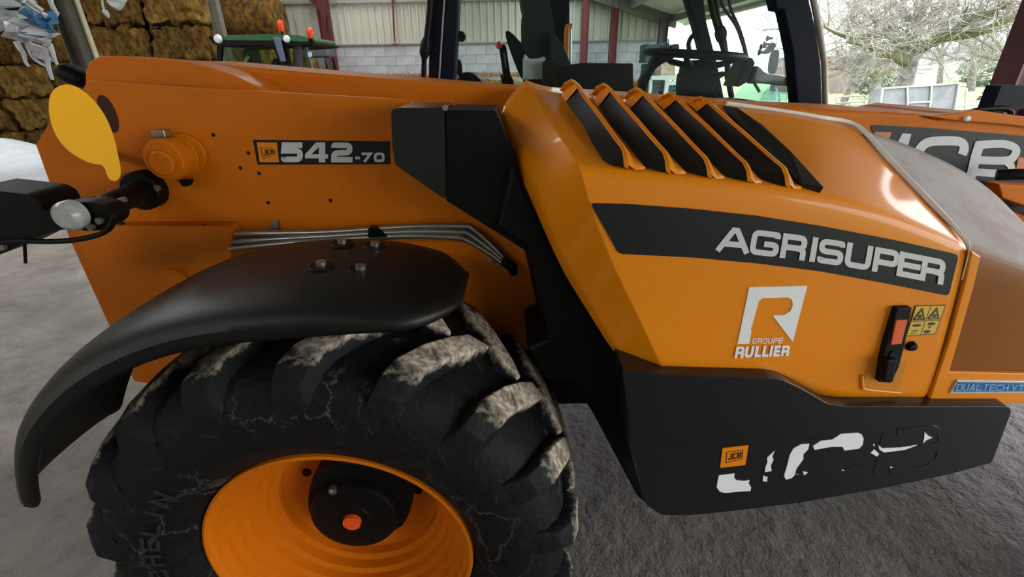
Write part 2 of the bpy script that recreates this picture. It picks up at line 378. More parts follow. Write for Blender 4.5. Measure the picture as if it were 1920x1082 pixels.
# hub: black planetary housing with orange cap
hub = MB()
hp = [(.0, .100), (.05, .100), (.052, .103), (.1, .103), (.116, .107), (.122, .116), (.126, .2)]
hub.lathe([(r, .80+y) for r, y in hp], (WX, 0, WZ), 40)
hub = hub.obj('hub_housing', BLK, T, smooth=True, ang=40)
pts = chaikin([(590, 872), (700, 864), (776, 905), (772, 960), (745, 1005), (600, 1000), (570, 955)], 2)
plate('hub_flange', pts, .93, .07, BLK, hub, .008)
mb = MB().lathe([(0, .80+.088), (.024, .80+.088), (.0245, .80+.092), (.0245, .80+.1)], (WX, 0, WZ), 24)
mb.obj('hub_cap', ORG, hub, smooth=True)
for (u, v) in ((624, 920),):
    p = W(u, v, .905); MB().lathe([(0, 0), (.006, 0), (.006, -.004), (.011, -.004), (.011, .01)], p, 14).obj('fill_plug', STEEL, hub, smooth=True)
for (u, v) in ((577, 882), (785, 915)):
    p = W(u, v, 1.0); MB().lathe([(0, -.012), (.012, -.012), (.014, .0), (.02, .004), (.02, .03)], p, 10).obj('wheel_nut', BLK, rim, smooth=True)
p = W(474, 1023, .90); MB().prism([p+Vector((x, 0, z)) for x, z in ((-.012, .02), (.02, .012), (.006, -.02), (-.012, -.012))], (0, .004, 0)).obj('rim_hole', DARK, rim)

for (hx, hy) in ((2.46, .9), (WX, 2.75), (2.46, 2.75)):
    h = MB().lathe([(0, 0), (.05, 0), (.1, .003), (.122, .012), (.126, .12)], (hx, hy, WZ), 32).obj('hub_housing', BLK, T, smooth=True, ang=40)
MB().tube([(2.46, 1.0, WZ), (2.46, 2.7, WZ)], .12, 16).obj('axle', BLK, T, smooth=True, ang=50)
# axle and chassis behind the wheel
MB().tube([(WX, 1.0, WZ), (WX, 2.7, WZ)], .12, 16).obj('axle', BLK, T, smooth=True, ang=50)
box('chassis_rail', (.75, 1.75, .72), (2.6, .62, .36), BLK, T, .02)

# rear mudguard: arched strip with a rounded, turned-down near lip
FEN = mat('black_mudguard', (13, 12, 12), .46, spec=.35, var=.25, vscale=5, bump=.06, bscale=200)
rows = []
N = 34
for i in range(N+1):
    a = i/N; ph = R_(159-a*(159-63)); c, s = math.cos(ph), math.sin(ph)
    endt = max(0, (a-.70)/.30)              # the front end tapers up and rounds off
    tail = max(0, (.2-a)/.2)
    lip = .075*(1-.8*endt**2)
    r0 = .752+.02*endt-.01*tail
    near = .735+.03*endt**2+.10*max(0, (endt-.75)/.25)**2.+.02*tail
    far = 1.13-.10*max(0, (endt-.8)/.2)**2-.06*tail
    sec = [(r0-lip, near), (r0-lip*.62, near-.012*(1-endt)), (r0-.2*lip, near+.012), (r0, near+.055), (r0+.006, near+.12), (r0+.006, (near+far)/2+.06), (r0-.002, far-.02), (r0-.02, far)]
    rows.append([Vector((WX+r*c, y, WZ+r*s)) for r, y in sec])
V, F = loft(rows)
fen = mk('mudguard', V, F, FEN, T, smooth=True, ang=60, sub=1, solid=.008)
ff = fen.copy(); COL.objects.link(ff); ff.location.x += 2.46-WX
def fender_at(u, v):
    for k in range(400):
        Y = .74+k*.001; p = W(u, v, Y)
        if math.hypot(p.x-WX, p.z-WZ) <= .762: return p
    return W(u, v, 1.0)
for (u, v) in ((603, 500), (676, 507), (642, 458), (703, 463)):
    p = fender_at(u, v)
    d = Vector((p.x-WX, 0, p.z-WZ)).normalized(); M = Vector((0, 0, 1)).rotation_difference(d).to_matrix()
    q = MB(); 
    for (r1, z1, r2, z2) in ((.027, 0, .024, .004), (.011, .002, .011, .012)): 
        q.add([p+M @ Vector((r1*math.cos(t*math.pi/5), r1*math.sin(t*math.pi/5), z1)) for t in range(10)]+[p+M @ Vector((r2*math.cos(t*math.pi/5), r2*math.sin(t*math.pi/5), z2)) for t in range(10)], [(i, (i+1) % 10, 10+(i+1) % 10, 10+i) for i in range(10)]+[list(range(10, 20))])
    w = mk('bolt_washer', q.v[:20], q.f[:11], BLK, fen, smooth=True, ang=40)
    mk('mudguard_bolt', q.v[20:], [[i-20 for i in g] for g in q.f[11:]], STEEL, fen, smooth=True, ang=40)
tube('mudguard_bracket', [(WX+.03, 1.12, 1.30), (WX+.03, 1.2, 1.26), (WX+.03, 1.26, 1.1)], .03, BLK, T)

# ---- boom tower: outer side plate, inner plate and the boom itself
YP = 1.30
out = [(163, 150), (215, 154), (360, 163), (500, 172), (745, 186), (835, 204), (900, 240), (985, 470), (1023, 641), (985, 657), (900, 700), (560, 770), (250, 715), (205, 614), (130, 450), (66, 272), (90, 232), (150, 175)]
tower = plate('tower_side_plate', out, YP, .03, YELD, T, .004)
# inner plate with a curved front edge
inn = [(160, 135), (166, 116), (186, 105), (230, 105), (300, 111), (350, 117), (395, 127), (440, 142), (475, 158), (503, 174), (560, 300), (300, 400), (160, 300)]
plate('tower_inner_plate', inn, 1.345, .115, YELD, T, .003)
# boom: long box beam
bt = [(300, 111), (600, 137), (950, 165), (1250, 184), (1540, 205), (1725, 213), (1760, 222), (1800, 214), (1830, 209), (1880, 217), (1960, 232), (2560, 300), (2700, 480), (2700, 640), (2400, 560), (1960, 440), (1500, 420), (950, 420), (300, 330)]
boom = plate('boom', bt, 1.47, .42, YELD, T, .012)
plate('boom_side_plate', [(1740, 218), (1800, 212), (1832, 206), (1960, 224), (2120, 244), (2100, 258), (1880, 233), (1790, 226)], 1.45, .03, YELD, T, .003)
# recessed round openings and the pin boss on the side plate
def disc(name, u, v, Y, r, m, parent, d=.002, n=24, rz=1.0):
    p = W(u, v, Y); return MB().prism([p+Vector((r*math.cos(2*math.pi*i/n), -d, rz*r*math.sin(2*math.pi*i/n))) for i in range(n)], (0, d*2, 0)).obj(name, m, parent)
for (u, v) in ((400, 253), (451, 315), (466, 287), (486, 325), (503, 380), (620, 376)):
    disc('bolt_hole', u, v, YP, .0052, DARK, tower, .001, 12)
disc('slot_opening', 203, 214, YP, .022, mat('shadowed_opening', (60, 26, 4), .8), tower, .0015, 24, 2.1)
for (u, v, w) in ((382, 424, .012), (226, 418, .012)): disc('weld_slot', u, v, YP-.035, w, DARK, tower, .001, 12, .5)
plate('tie_slot', [(186, 545), (192, 541), (206, 564), (201, 568)], YP-.0015, .003, DARK, tower, 0)
boss = W(338, 292, YP)
pb = MB().lathe([(.0, -.07), (.047, -.07), (.051, -.067), (.053, -.062), (.053, -.014), (.058, -.008), (.06, 0)], boss, 40).obj('pin_boss', YELD, T, smooth=True, ang=28)
MB().lathe([(.0, -.082), (.028, -.082), (.031, -.079), (.031, -.06)], boss+Vector((0, 0, -.006)), 32).obj('pivot_pin', YELD, pb, smooth=True, ang=28)
plate('boss_flange', rounded([(300, 300), (296, 262), (330, 246), (372, 262), (390, 300), (368, 330), (325, 335)], 22), YP-.012, .014, YELD, pb, .005)
box('grease_cap', boss+Vector((-.006, -.035, .062)), (.034, .03, .018), STEEL, pb, .003)
plate('retainer_tab', rounded([(334, 338), (356, 338), (352, 350), (342, 350)], 3), YP-.02, .02, BLK, pb, .002)
# lower box on the side plate where the pipes disappear
plate('valve_cover', rounded([(136, 424), (436, 424), (432, 455), (434, 500), (420, 560), (215, 640), (180, 540)], 8), YP-.045, .046, YELD, T, .018)
MB().lathe([(.0, -.02), (.045, -.02), (.05, -.012), (.05, .0)], W(335, 528, YP-.035), 28).obj('cover_boss', YELD, T, smooth=True)
plate('pipe_clip', rounded([(506, 415), (521, 414), (523, 436), (508, 437)], 3), YP-.01, .01, STEEL, T, .001)
# steel hydraulic lines
for k, (dv, du) in enumerate(((0, 0), (15, -12), (28, -30))):
    px = [(430, 438+dv), (600, 436+dv*.55), (760, 426+dv*.6), (868+du*.5, 424+dv*.75), (885+du*.3, 428+dv*.8), (920+du*.1, 458+dv*.6), (955, 495+dv*.3), (968-k*6, 503+k*3)]
    Y = YP-.03-.004*k
    tube('hydraulic_pipe', [W(u, v, Y) for u, v in curve(px, 5)], .0085, STEEL, T)
plate('pipe_bracket', rounded([(690, 428), (706, 428), (726, 444), (690, 446)], 3), YP-.05, .03, BLK, T, .002)
for (u, v) in ((918, 486), (934, 494)): disc('bracket_bolt', u, v, YP-.01, .008, BOLT, tower, .004, 8)
tube('pipe_elbow', [W(945, 490, YP-.035), W(960, 500, YP-.06), W(962, 510, YP-.04)], .014, BLK, T)

# model plate decal
dec = plate('model_decal', [(474, 262), (731, 265), (732, 308), (483, 309)], YP-.0016, .0016, DECB, T, 0)
plate('decal_badge', [(481.5, 267), (519, 267.5), (523, 304), (487, 304)], YP-.0024, .001, YEL, dec, 0)
b = line2((525, 304), (720, 305)); tp = line2((525, 267), (720, 267.5))
text_px('model_number', '542', [(527, 568), (572, 615), (621, 661)], b, tp, 10.5, YP-.0026, SILV, dec, rad=9)
text_px('model_suffix', '-70', [(666, 675), (678, 697), (701, 721)], line2((660, 304), (722, 304)), line2((660, 286), (722, 286)), 5, YP-.0026, SILV, dec, rad=5)
def small_badge(tl, tr, br, bl, Y, parent):
    def f(x, y):
        a = [p+(q-p)*x for p, q in zip(tl, tr)]; c = [p+(q-p)*x for p, q in zip(bl, br)]
        return W(c[0]+(a[0]-c[0])*y, c[1]+(a[1]-c[1])*y, Y)
    o = MB()
    for a, c in (((0, 0), (1, 0)), ((1, 0), (1, 1)), ((1, 1), (0, 1)), ((0, 1), (0, 0))):
        L, Rr = stroke([a, c], .05); o.add([f(p.x, p.y) for p in L+Rr], [(0, 1, 3, 2)])
    for i, ch in enumerate('JCB'):
        letter(o, ch, .24, .62, .085, lambda x, y, i=i: f(.1+i*.28+x+y*.06, .19+y), .06)
    return o.obj('badge_lettering', DECB, parent, recalc=False)
small_badge((488, 276), (513, 279), (517, 289), (494, 297), YP-.0034, dec)

# ---- oval yellow plate on its stalk, and the rear lamp arm
oval = chaikin([(90, 215), (92, 175), (112, 158), (138, 158), (168, 178), (196, 212), (214, 255), (224, 300), (228, 326), (220, 340), (206, 338), (200, 328), (196, 314), (188, 308), (176, 308), (158, 302), (128, 284), (104, 256)], 2)
on = Vector((.62, -.70, .35)).normalized(); oc = W(155, 245, 1.12)
MB().prism([WP(u, v, oc, on) for u, v in oval], on*-.006).obj('oval_guard_plate', YPLATE, T, bevel=.0015)
tube('guard_stalk', [W(208, 318, 1.126), W(212, 300, 1.2), W(214, 290, 1.3)], .012, BLK, T)
arm = [W(268, 358, 1.262), W(235, 372, 1.18), W(205, 382, 1.1), W(185, 392, 1.06)]
MB().lathe([(0, -.022), (.048, -.022), (.052, -.018), (.052, .03)], W(271, 356, 1.28), 28).obj('lamp_arm_mount', BLK, T, smooth=True)
disc('mount_bolt', 295, 353, 1.256, .008, BOLT, T, .004, 8)
la = MB().tube(arm, [.034, .028, .026, .026], 14).obj('lamp_arm', BLK, T, smooth=True, ang=60)
tube('arm_clamp', [W(203, 378, 1.07), W(208, 386, 1.07)], .036, BOLT, la)
br = plate('lamp_bracket', rounded([(110, 382), (165, 378), (196, 386), (213, 402), (212, 418), (192, 432), (160, 434), (140, 428), (112, 432), (90, 425)], 8), 1.0, .05, BLK, T, .01)
for (u, v) in ((149, 427), (171, 426), (187, 414)): disc('bracket_bolt', u, v, .996, .0075, BOLT, br, .005, 8)
MB().lathe([(0, -.012), (.022, -.011), (.03, -.004), (.032, .004), (.032, .02)], W(126, 406, .975), 24).obj('round_reflector', mat('clear_reflector', (178, 180, 178), .25, var=.2, vscale=90), T, smooth=True)
lampbox = plate('lamp_box', rounded([(-60, 352), (50, 364), (72, 376), (82, 398), (112, 385), (112, 430), (60, 448), (0, 478), (-60, 490)], 10), .985, .10, BLK, T, .014)
disc('lamp_screw', 3, 462, .98, .009, BOLT, lampbox, .004, 8)
tube('lamp_cable', [W(u, v, .98) for u, v in curve([(213, 405), (208, 425), (185, 440), (140, 450), (90, 453), (30, 452), (-30, 460)], 5)], .006, BLK, T)
tube('cable_tie_end', [W(46, 455, .98), W(48, 493, .98)], .0032, BLK, T, 6)
box('rear_black_bracket', W(142, 142, 1.42), (.075, .07, .045), BLK, T, .02, Matrix.Rotation(.5, 3, 'Y'))

# ---- black covers between tower and hood
cov1 = plate('side_cover', rounded([(733, 206), (745, 202), (832, 202), (836, 350), (834, 374), (741, 309), (735, 270)], 5), 1.10, .19, BLKS, T, .012)
cov2 = plate('side_cover', rounded([(836, 206), (930, 208), (1002, 385), (1060, 520), (1080, 640), (1030, 640), (985, 470), (836, 376)], 4), 1.105, .19, BLK, T, .01)
disc('cover_stud', 835, 202, 1.08, .006, STEEL, cov1, .006, 10)
liner = plate('wheel_arch_liner', [(985, 655), (1024, 638), (985, 465), (930, 430), (960, 300), (1000, 380), (1062, 520), (1170, 680), (1200, 760), (1215, 950), (1196, 935), (1150, 850), (1110, 775), (1072, 715), (1018, 712)], 1.07, .5, BLK, T, .015)
# ---- engine hood: rear facet, side and top in one shell
YS = .90
colm = [(932, 203, 1.30), (951, 255, 1.2), (968, 310, 1.12), (985, 350, 1.07), (1001, 386, 1.03), (1030, 455, 1.0), (1062, 522, .98), (1112, 598, .965), (1166, 691, .955)]
col0 = [(986, 150, 1.45), (1018, 204, 1.25), (1052, 258, 1.06), (1076, 296, .935), (1088, 316, .902), (1106, 392, YS), (1152, 505, YS), (1196, 590, YS), (1246, 700, YS)]
cols = [colm, [tuple(a*.12+b*.88 for a, b in zip(p, q)) for p, q in zip(colm, col0)], col0]
stat = [((1012, 160, 1.44), (1112, 316), (1262, 701)), ((1085, 172, 1.42), (1180, 319), (1310, 702)), ((1150, 181, 1.41), (1255, 326), (1370, 704)), ((1250, 190, 1.40), (1360, 338), (1440, 706)), ((1330, 195, 1.39), (1440, 347), (1480, 716)), ((1400, 200, 1.38), (1520, 358), (1530, 740)), ((1470, 209, 1.37), (1600, 377), (1570, 752)), ((1530, 219, 1.36), (1680, 402), (1640, 752)), ((1580, 231, 1.355), (1760, 436), (1700, 752)), ((1604, 239, 1.35), (1817, 462), (1739, 752))]
for I, O, B in stat:
    pI, pO, pB = W(*I), W(O[0], O[1], YS), W(B[0], B[1], YS)
    rowsp = []
    for t in (0, .34, .68, .93):
        p = pI.lerp(pO, t); p.z -= .022*min(1, 1.3*math.sin(math.pi*t))*(1 if 1130 < O[0] < 1450 else .6 if O[0] < 1530 else 0)*(1 if O[0] > 1130 else 0); rowsp.append(p)
    rowsp.append(pO+Vector((0, .002, -.004)))
    for t in (.2, .5, .75, 1): rowsp.append(pO.lerp(pB, t))
    cols.append(rowsp)
cols = [[W(*p) if not isinstance(p, Vector) else p for p in c] for c in cols]
cols.insert(3, [a.lerp(b, .15) for a, b in zip(cols[2], cols[3])])
V, F = loft(cols)
hood = mk('engine_hood', V, F, YEL, T, smooth=True, ang=80, sub=2, solid=.006)
nr = len(cols[0]); cr = hood.data.attributes.new('crease_edge', 'FLOAT', 'EDGE')   # firm pressed creases
for e in hood.data.edges:
    i, j = e.vertices
    if i//nr == 2 and j//nr == 2: cr.data[e.index].value = .8
    elif i % nr == 4 and j % nr == 4 and i//nr >= 2: cr.data[e.index].value = .35
# seal round the hood's front edge, its bright reflection painted in near-white
seal_px = [W(1362, 197, 1.385)+Vector((0, 0, .004)), W(1440, 205, 1.375), W(1530, 219, 1.36), W(1590, 233, 1.352)]
edge = cols[-1]
sp = [Vector(p)+Vector((.002, -.001, .004)) for p in edge]
RIMM = mat('white_glint_seal', (246, 242, 236), .35, var=.1, vscale=40)
tube('hood_seal', [Vector(p) for p in curve([tuple(p) for p in seal_px[:-1]+sp[:6]], 5)], [.0065]*26+[.0065-.0009*min(6, i) for i in range(15)], RIMM, T)

# louvres: five gills, each a raised lip over a black mesh mouth
gl = [((1048, 174), (1134, 305), (1170, 312), (1168, 282), (1068.5, 147)), ((1108, 182), (1208, 312), (1249, 321), (1246, 289), (1128, 154)), ((1165, 185), (1284, 321), (1327, 330), (1322, 299), (1189.5, 162)), ((1227, 186), (1356, 330), (1402, 338.5), (1397, 308), (1251, 171)), ((1287, 188), (1427, 338.5), (1474, 349), (1469.5, 317), (1309, 178)), ((1350, 200), (1502, 349), (1544, 359), None, None)]
MESHB = mat('black_louvre_mesh', (9, 10, 12), .6)
GY = [1.36, .955, .918, .945, 1.36]
for k in range(5):
    lt, lb, brr, bd, pk = gl[k]; nlt, nlb = gl[k+1][0], gl[k+1][1]
    d = Vector((0, 0, .0))
    lip = [W(pk[0]-19, pk[1]+22, 1.385), W(pk[0]-8, pk[1]+5, 1.37), W(*pk, 1.36), W(pk[0]+10, pk[1]+6, 1.345)]
    lx = [W(pk[0]+(bd[0]-pk[0])*t, pk[1]+(bd[1]-pk[1])*t-3*math.sin(math.pi*t), 1.345+(.95-1.345)*t) for t in (.25, .45, .65, .85)]
    lip += lx+[W(bd[0]-1, bd[1]-3, .945), W(brr[0]-1, (bd[1]+brr[1])/2, .925), W(*brr, .912)]
    lip = [Vector(p) for p in curve([tuple(p) for p in lip], 3)]
    base = [W(*lt, 1.40), W(lt[0]+(lb[0]-lt[0])*.5, lt[1]+(lb[1]-lt[1])*.5, 1.17), W(*lb, .935), W(brr[0]-8, brr[1]-1, .915)]
    nb = [W(nlt[0]-6, nlt[1]+2, 1.39), W(nlt[0]+(nlb[0]-nlt[0])*.5, nlt[1]+(nlb[1]-nlt[1])*.5, 1.165), W(*nlb, .93), W(nlb[0]+2, nlb[1]+2, .915)]
    n = 22
    L, Bs, Nb = resample(lip, n), resample(base, n), resample(nb, n)
    # the scoop back: lip -> crest -> next base
    mid = [a.lerp(c, .18)+Vector((.002, 0, .004)) for a, c in zip(L, Nb)]
    mid2 = [a.lerp(c, .6)+Vector((0, 0, -.004)) for a, c in zip(L, Nb)]
    V, F = loft([L, mid, mid2, Nb]); gill = mk('louvre_fin', V, F, YEL, hood, smooth=True, ang=70, solid=.004)
    rec = [p+Vector((.012, 0, -.006)) for p in L]
    V, F = loft([Bs[2:], [a.lerp(c, .5)+Vector((.008, 0, 0)) for a, c in zip(Bs, rec)][2:], rec[2:]]); mk('louvre_mesh', V, F, MESHB, gill, smooth=True)
    V, F = loft([Bs[:4], rec[:4]]); mk('louvre_cheek', V, F, YEL, gill, smooth=True)
    V, F = loft([rec, [p+Vector((.001, 0, -.001)) for p in L]]); mk('louvre_lip_edge', V, F, YEL, gill, smooth=True)
sl = [W(1354, 203, 1.375), W(1400, 250, 1.2), W(1450, 300, 1.04), W(1500, 349, .925), W(1540, 357, .91), W(1480, 290, 1.06), W(1425, 238, 1.22), W(1380, 207, 1.36)]
MB().prism([p+Vector((0, -.004, .007)) for p in sl], (0, .01, -.02)).obj('front_vent_slot', MESHB, hood)

# decal stripe and lettering on the hood side
stripe = rounded([(1107, 381), (1180, 383), (1300, 392), (1420, 405), (1540, 424), (1680, 451), (1798, 478), (1779, 555), (1680, 535), (1540, 509), (1420, 494), (1300, 483), (1160, 476)], 9)
st = plate('side_stripe', stripe, YS-.0022, .0022, DECB, hood, 0)
bs, tp = quad3((1343, 471), (1540, 493.5), (1766, 534)), quad3((1373, 427), (1600, 457), (1775, 490))
o, s = 1340, .302
cells = [(o+a*s, o+b*s) for a, b in ((8, 208), (212, 390), (402, 556), (578, 628), (632, 790), (800, 962), (974, 1130), (1126, 1270), (1270, 1415))]
text_px('stripe_lettering', 'AGRISUPER', cells, bs, tp, 10.5, YS-.0028, SILV, st, slant=.17, rad=9)
# dealer emblem
lg = [(1405, 539), (1513.7, 536), (1486.5, 641.6), (1448.7, 591.8), (1470, 591), (1482, 584), (1487, 572), (1485, 561.6), (1477, 557.6), (1430, 559.5), (1423, 564.6), (1420, 575), (1411, 608), (1408, 617), (1409, 622), (1405, 644.6), (1383, 645)]
em = plate('dealer_emblem', lg, YS-.0018, .0016, WHT, hood, 0)
text_px('dealer_lettering', 'GROUPE', spread(1410, 1467, 6, 2.2), line2((1410, 645), (1468, 643.5)), line2((1410, 634.5), (1470, 633)), 1.5, YS-.002, WHT, em, slant=.2, rad=3)
text_px('dealer_lettering', 'RULLIER', [(1377, 1393), (1395, 1411), (1414, 1426), (1428, 1440), (1442, 1446.5), (1449, 1461), (1463.5, 1478)], line2((1377, 671.5), (1480, 667.5)), line2((1377, 650), (1484, 647)), 5, YS-.002, WHT, em, slant=.2, rad=5)

# hood latch in its recess, warning sticker, plug
plate('latch_recess', rounded([(1632, 676), (1700, 678), (1688, 733), (1622, 728), (1618, 716)], 9), YS-.0015, .003, mat('recess_paint', (205, 128, 22), .4), hood, 0)
MB().tube([W(u, v, YS-.002) for u, v in curve([(1616, 704), (1617, 722), (1624, 730), (1688, 736)], 5)], .004, 8).obj('recess_edge', YEL, hood, smooth=True)
lt_ = plate('hood_latch', [(1682, 578), (1711, 577), (1698, 645), (1686, 690), (1672, 719), (1647, 717), (1653, 680), (1660, 650)], YS-.014, .016, BLK, hood, .003)
plate('latch_flag', [(1681, 601), (1702, 600), (1690.5, 645), (1671, 646.5)], YS-.017, .004, mat('orange_latch_flag', (226, 92, 40), .5), lt_, .0008)
plate('latch_pull', [(1664, 676), (1684, 675), (1676, 717), (1656, 717)], YS-.03, .02, BLK, lt_, .004)
disc('lock_barrel', 1673, 664, YS-.0155, .005, DARK, lt_, .002, 10, 1.8)
stk = plate('warning_sticker', [(1717, 573), (1774, 572), (1754, 627), (1698, 631)], YS-.0018, .0016, mat('sticker_edge', (92, 70, 30), .5), hood, 0)
STY = mat('sticker_yellow', (214, 176, 72), .5)
def sk(a, b, c, d):
    def f(x, y):
        l = [p+(q-p)*y for p, q in zip((1717, 573), (1698, 631))]; r = [p+(q-p)*y for p, q in zip((1774, 572), (1754, 627))]
        return (l[0]+(r[0]-l[0])*x, l[1]+(r[1]-l[1])*x)
    return [f(a, b), f(c, b), f(c, d), f(a, d)]
for q in ((.03, .03, .485, .5), (.515, .03, .97, .5), (.03, .53, .485, .97), (.515, .53, .97, .97)): plate('sticker_panel', sk(*q), YS-.0026, .001, STY, stk, 0)
for x0 in (.08, .56):
    a, b, c, d = sk(x0, .12, x0+.36, .46); tpx = ((a[0]+b[0])/2, (a[1]+b[1])/2); mb = MB()
    L, Rr = stroke([d, c, tpx, d], 2.6); mb.add([W(p.x, p.y, YS-.0034) for p in L+Rr], [(i, i+1, 4+i+1, 4+i) for i in range(3)])
    a, b, c, d = sk(x0+.13, .3, x0+.24, .42); mb.add([W(*p, YS-.0034) for p in (a, b, c, d)], [(0, 1, 2, 3)])
    mb.obj('hazard_triangle', mat('sticker_brown', (70, 46, 26), .5), stk, recalc=False)
for q in ((.12, .62, .4, .7), (.14, .82, .38, .85), (.1, .9, .36, .92), (.62, .58, .86, .68), (.68, .72, .76, .78), (.58, .84, .78, .94)): plate('hazard_pictogram', chaikin(sk(*q), 1), YS-.0032, .0008, bpy.data.materials['sticker_brown'], stk, 0)
MB().lathe([(0, -.012), (.008, -.011), (.0115, -.005), (.012, 0)], W(1707, 648, YS), 18).obj('round_plug', BLK, hood, smooth=True)

# ---- front bonnet: dusty grey nose, brown side panel in a yellow frame
NOSE = add_dust(mat('nose_brown', (134, 76, 16), .5, var=.1, vscale=5, bump=.08, bscale=120, spec=.15), (180, 174, 174), .97, 3.5, .2, .5, up=True)
edge2 = [Vector(p) for p in cols[-1]]
nose = []
for (x, zi, zo, yo, yi) in ((0, 0, 0, 0, 0), (.06, -.018, -.02, .0, 0), (.14, -.042, -.045, .002, 0), (.26, -.085, -.09, .01, 0), (.40, -.15, -.16, .03, -.01), (.54, -.25, -.26, .07, -.02), (.64, -.38, -.36, .14, -.03), (.68, -.5, -.45, .2, -.04)):
    c = []
    for i, p in enumerate(edge2):
        t = min(1, i/4)
        z = p.z+(zi*(1-t)+zo*t)*(1 if i < 5 else max(0, 1-(i-4)/4))+.0
        c.append(Vector((p.x+x, p.y+yo*t+yi*(1-t), z)))
    nose.append(c)
V, F = loft(nose); nz_o = mk('front_bonnet', V, F, NOSE, T, smooth=True, ang=80, sub=2, solid=.006)
fr = [(1741, 756), (1780, 640), (1812, 520), (1822, 470), (1840, 482), (1826, 540), (1781, 697), (1930, 701), (1930, 757)]
plate('front_side_frame', fr, YS-.006, .012, YEL, T, .003)
bd = plate('series_badge', [(1795, 713), (1925, 715), (1925, 737), (1781, 738)], YS-.010, .006, mat('badge_rim', (205, 205, 200), .35, metal=.4), T, .001)
plate('badge_field', [(1798, 717), (1925, 719), (1925, 734), (1789, 735)], YS-.0115, .002, mat('badge_blue', (46, 112, 172), .4, var=.2, vscale=90), bd, 0)
text_px('badge_lettering', 'DUALTECHVT', [(1792+i*12.4+(4 if i > 7 else 0), 1792+i*12.4+10.2+(4 if i > 7 else 0)) for i in range(10)], line2((1790, 733), (1925, 732)), line2((1796, 720), (1925, 721.5)), 1.7, YS-.0125, mat('badge_letter', (140, 186, 216), .4), bd, slant=.3, rad=3)

# ---- black skirt
sk_px = [(1166, 692), (1250, 703), (1443, 708), (1470, 713), (1500, 727), (1552, 757), (1585, 762), (1892, 762), (1897, 772), (1860, 868), (1780, 890), (1660, 915), (1500, 943), (1380, 958), (1290, 967), (1240, 966), (1212, 948), (1196, 890), (1186, 830), (1176, 760)]
skirt = plate('side_skirt', rounded(sk_px, 6, 3), YS-.035, .36, BLKS, T, .028, 5)
YK = YS-.035
# raised letters moulded in the skirt, with torn remains of their white film
def embo(name, pl, t): 
    mb = MB()
    for kk, pts in enumerate(pl):
        L, Rr = stroke(pts, t); n = len(L)
        A, B = [W(p.x, p.y, YK) for p in L], [W(p.x, p.y, YK) for p in Rr]; u1, u2 = Vector((0, -.0012-.0003*kk, 0)), Vector((0, .0005, 0))
        V, F = loft([[p+u2 for p in A], [p.lerp(q, .06)+u1 for p, q in zip(A, B)], [q.lerp(p, .06)+u1 for p, q in zip(A, B)], [q+u2 for q in B]]); mb.add(V, F)
    return mb.obj(name, BLKS, skirt, recalc=False)
embo('moulded_letter', [chaikin([(1446, 842), (1440, 880), (1432, 914), (1390, 916), (1348, 920), (1356, 890)], 3, False)], 16)
embo('moulded_letter', [chaikin([(1604, 842), (1612, 816), (1560, 824), (1496, 836), (1474, 900), (1540, 894), (1604, 884), (1608, 862)], 3, False)], 16)
embo('moulded_letter', [[(1642, 890), (1650, 850), (1660, 812)], chaikin([(1660, 812), (1710, 806), (1760, 800), (1768, 836), (1720, 840), (1655, 842)], 3, False), chaikin([(1700, 841), (1768, 836), (1752, 876), (1700, 882), (1642, 888)], 3, False)], 12)
o1, o2, s = 1240, 680, .3542
def chip(pts): plate('torn_white_film', [(o1+x*s, o2+y*s) for x, y in pts], YK-.0022, .0015, WHT, skirt, 0)
chip([(305, 598), (388, 587), (385, 610), (398, 624), (440, 628), (468, 622), (462, 640), (476, 660), (472, 680), (420, 682), (340, 690), (310, 684), (294, 662), (298, 630)])
chip([(600, 468), (588, 496), (594, 515), (580, 545), (584, 574), (548, 580), (552, 552), (562, 530), (560, 505)])
chip([(540, 596), (552, 606), (562, 602), (560, 630), (538, 628)])
chip([(700, 455), (740, 433), (784, 430), (778, 458), (752, 486), (752, 512), (716, 560), (706, 596), (690, 612), (660, 620), (650, 600), (668, 540), (680, 490)])
chip([(803, 442), (846, 414), (905, 408), (950, 378), (1040, 372), (1062, 382), (1071, 402), (1066, 436), (1046, 456), (970, 466), (960, 446), (900, 446), (812, 462)])
chip([(750, 578), (776, 582), (756, 598)])
chip([(1150, 438), (1170, 454), (1260, 450), (1358, 436), (1290, 462), (1180, 476), (1156, 462)])
chip([(1108, 478), (1128, 460), (1154, 484), (1142, 498)])
chip([(1395, 368), (1414, 388), (1436, 398), (1404, 410), (1386, 428), (1392, 400)])
chip([(1120, 434), (1132, 432), (1126, 444)]); chip([(1212, 550), (1226, 556), (1214, 560)]); chip([(956, 568), (972, 570), (958, 574)])
bdg = plate('yellow_badge', [(1355, 841), (1403.6, 835), (1397.6, 872), (1350.5, 877.6)], YK-.003, .0025, YEL, skirt, 0)
small_badge((1363, 848), (1393, 844), (1391, 861), (1361, 868), YK-.0036, bdg)

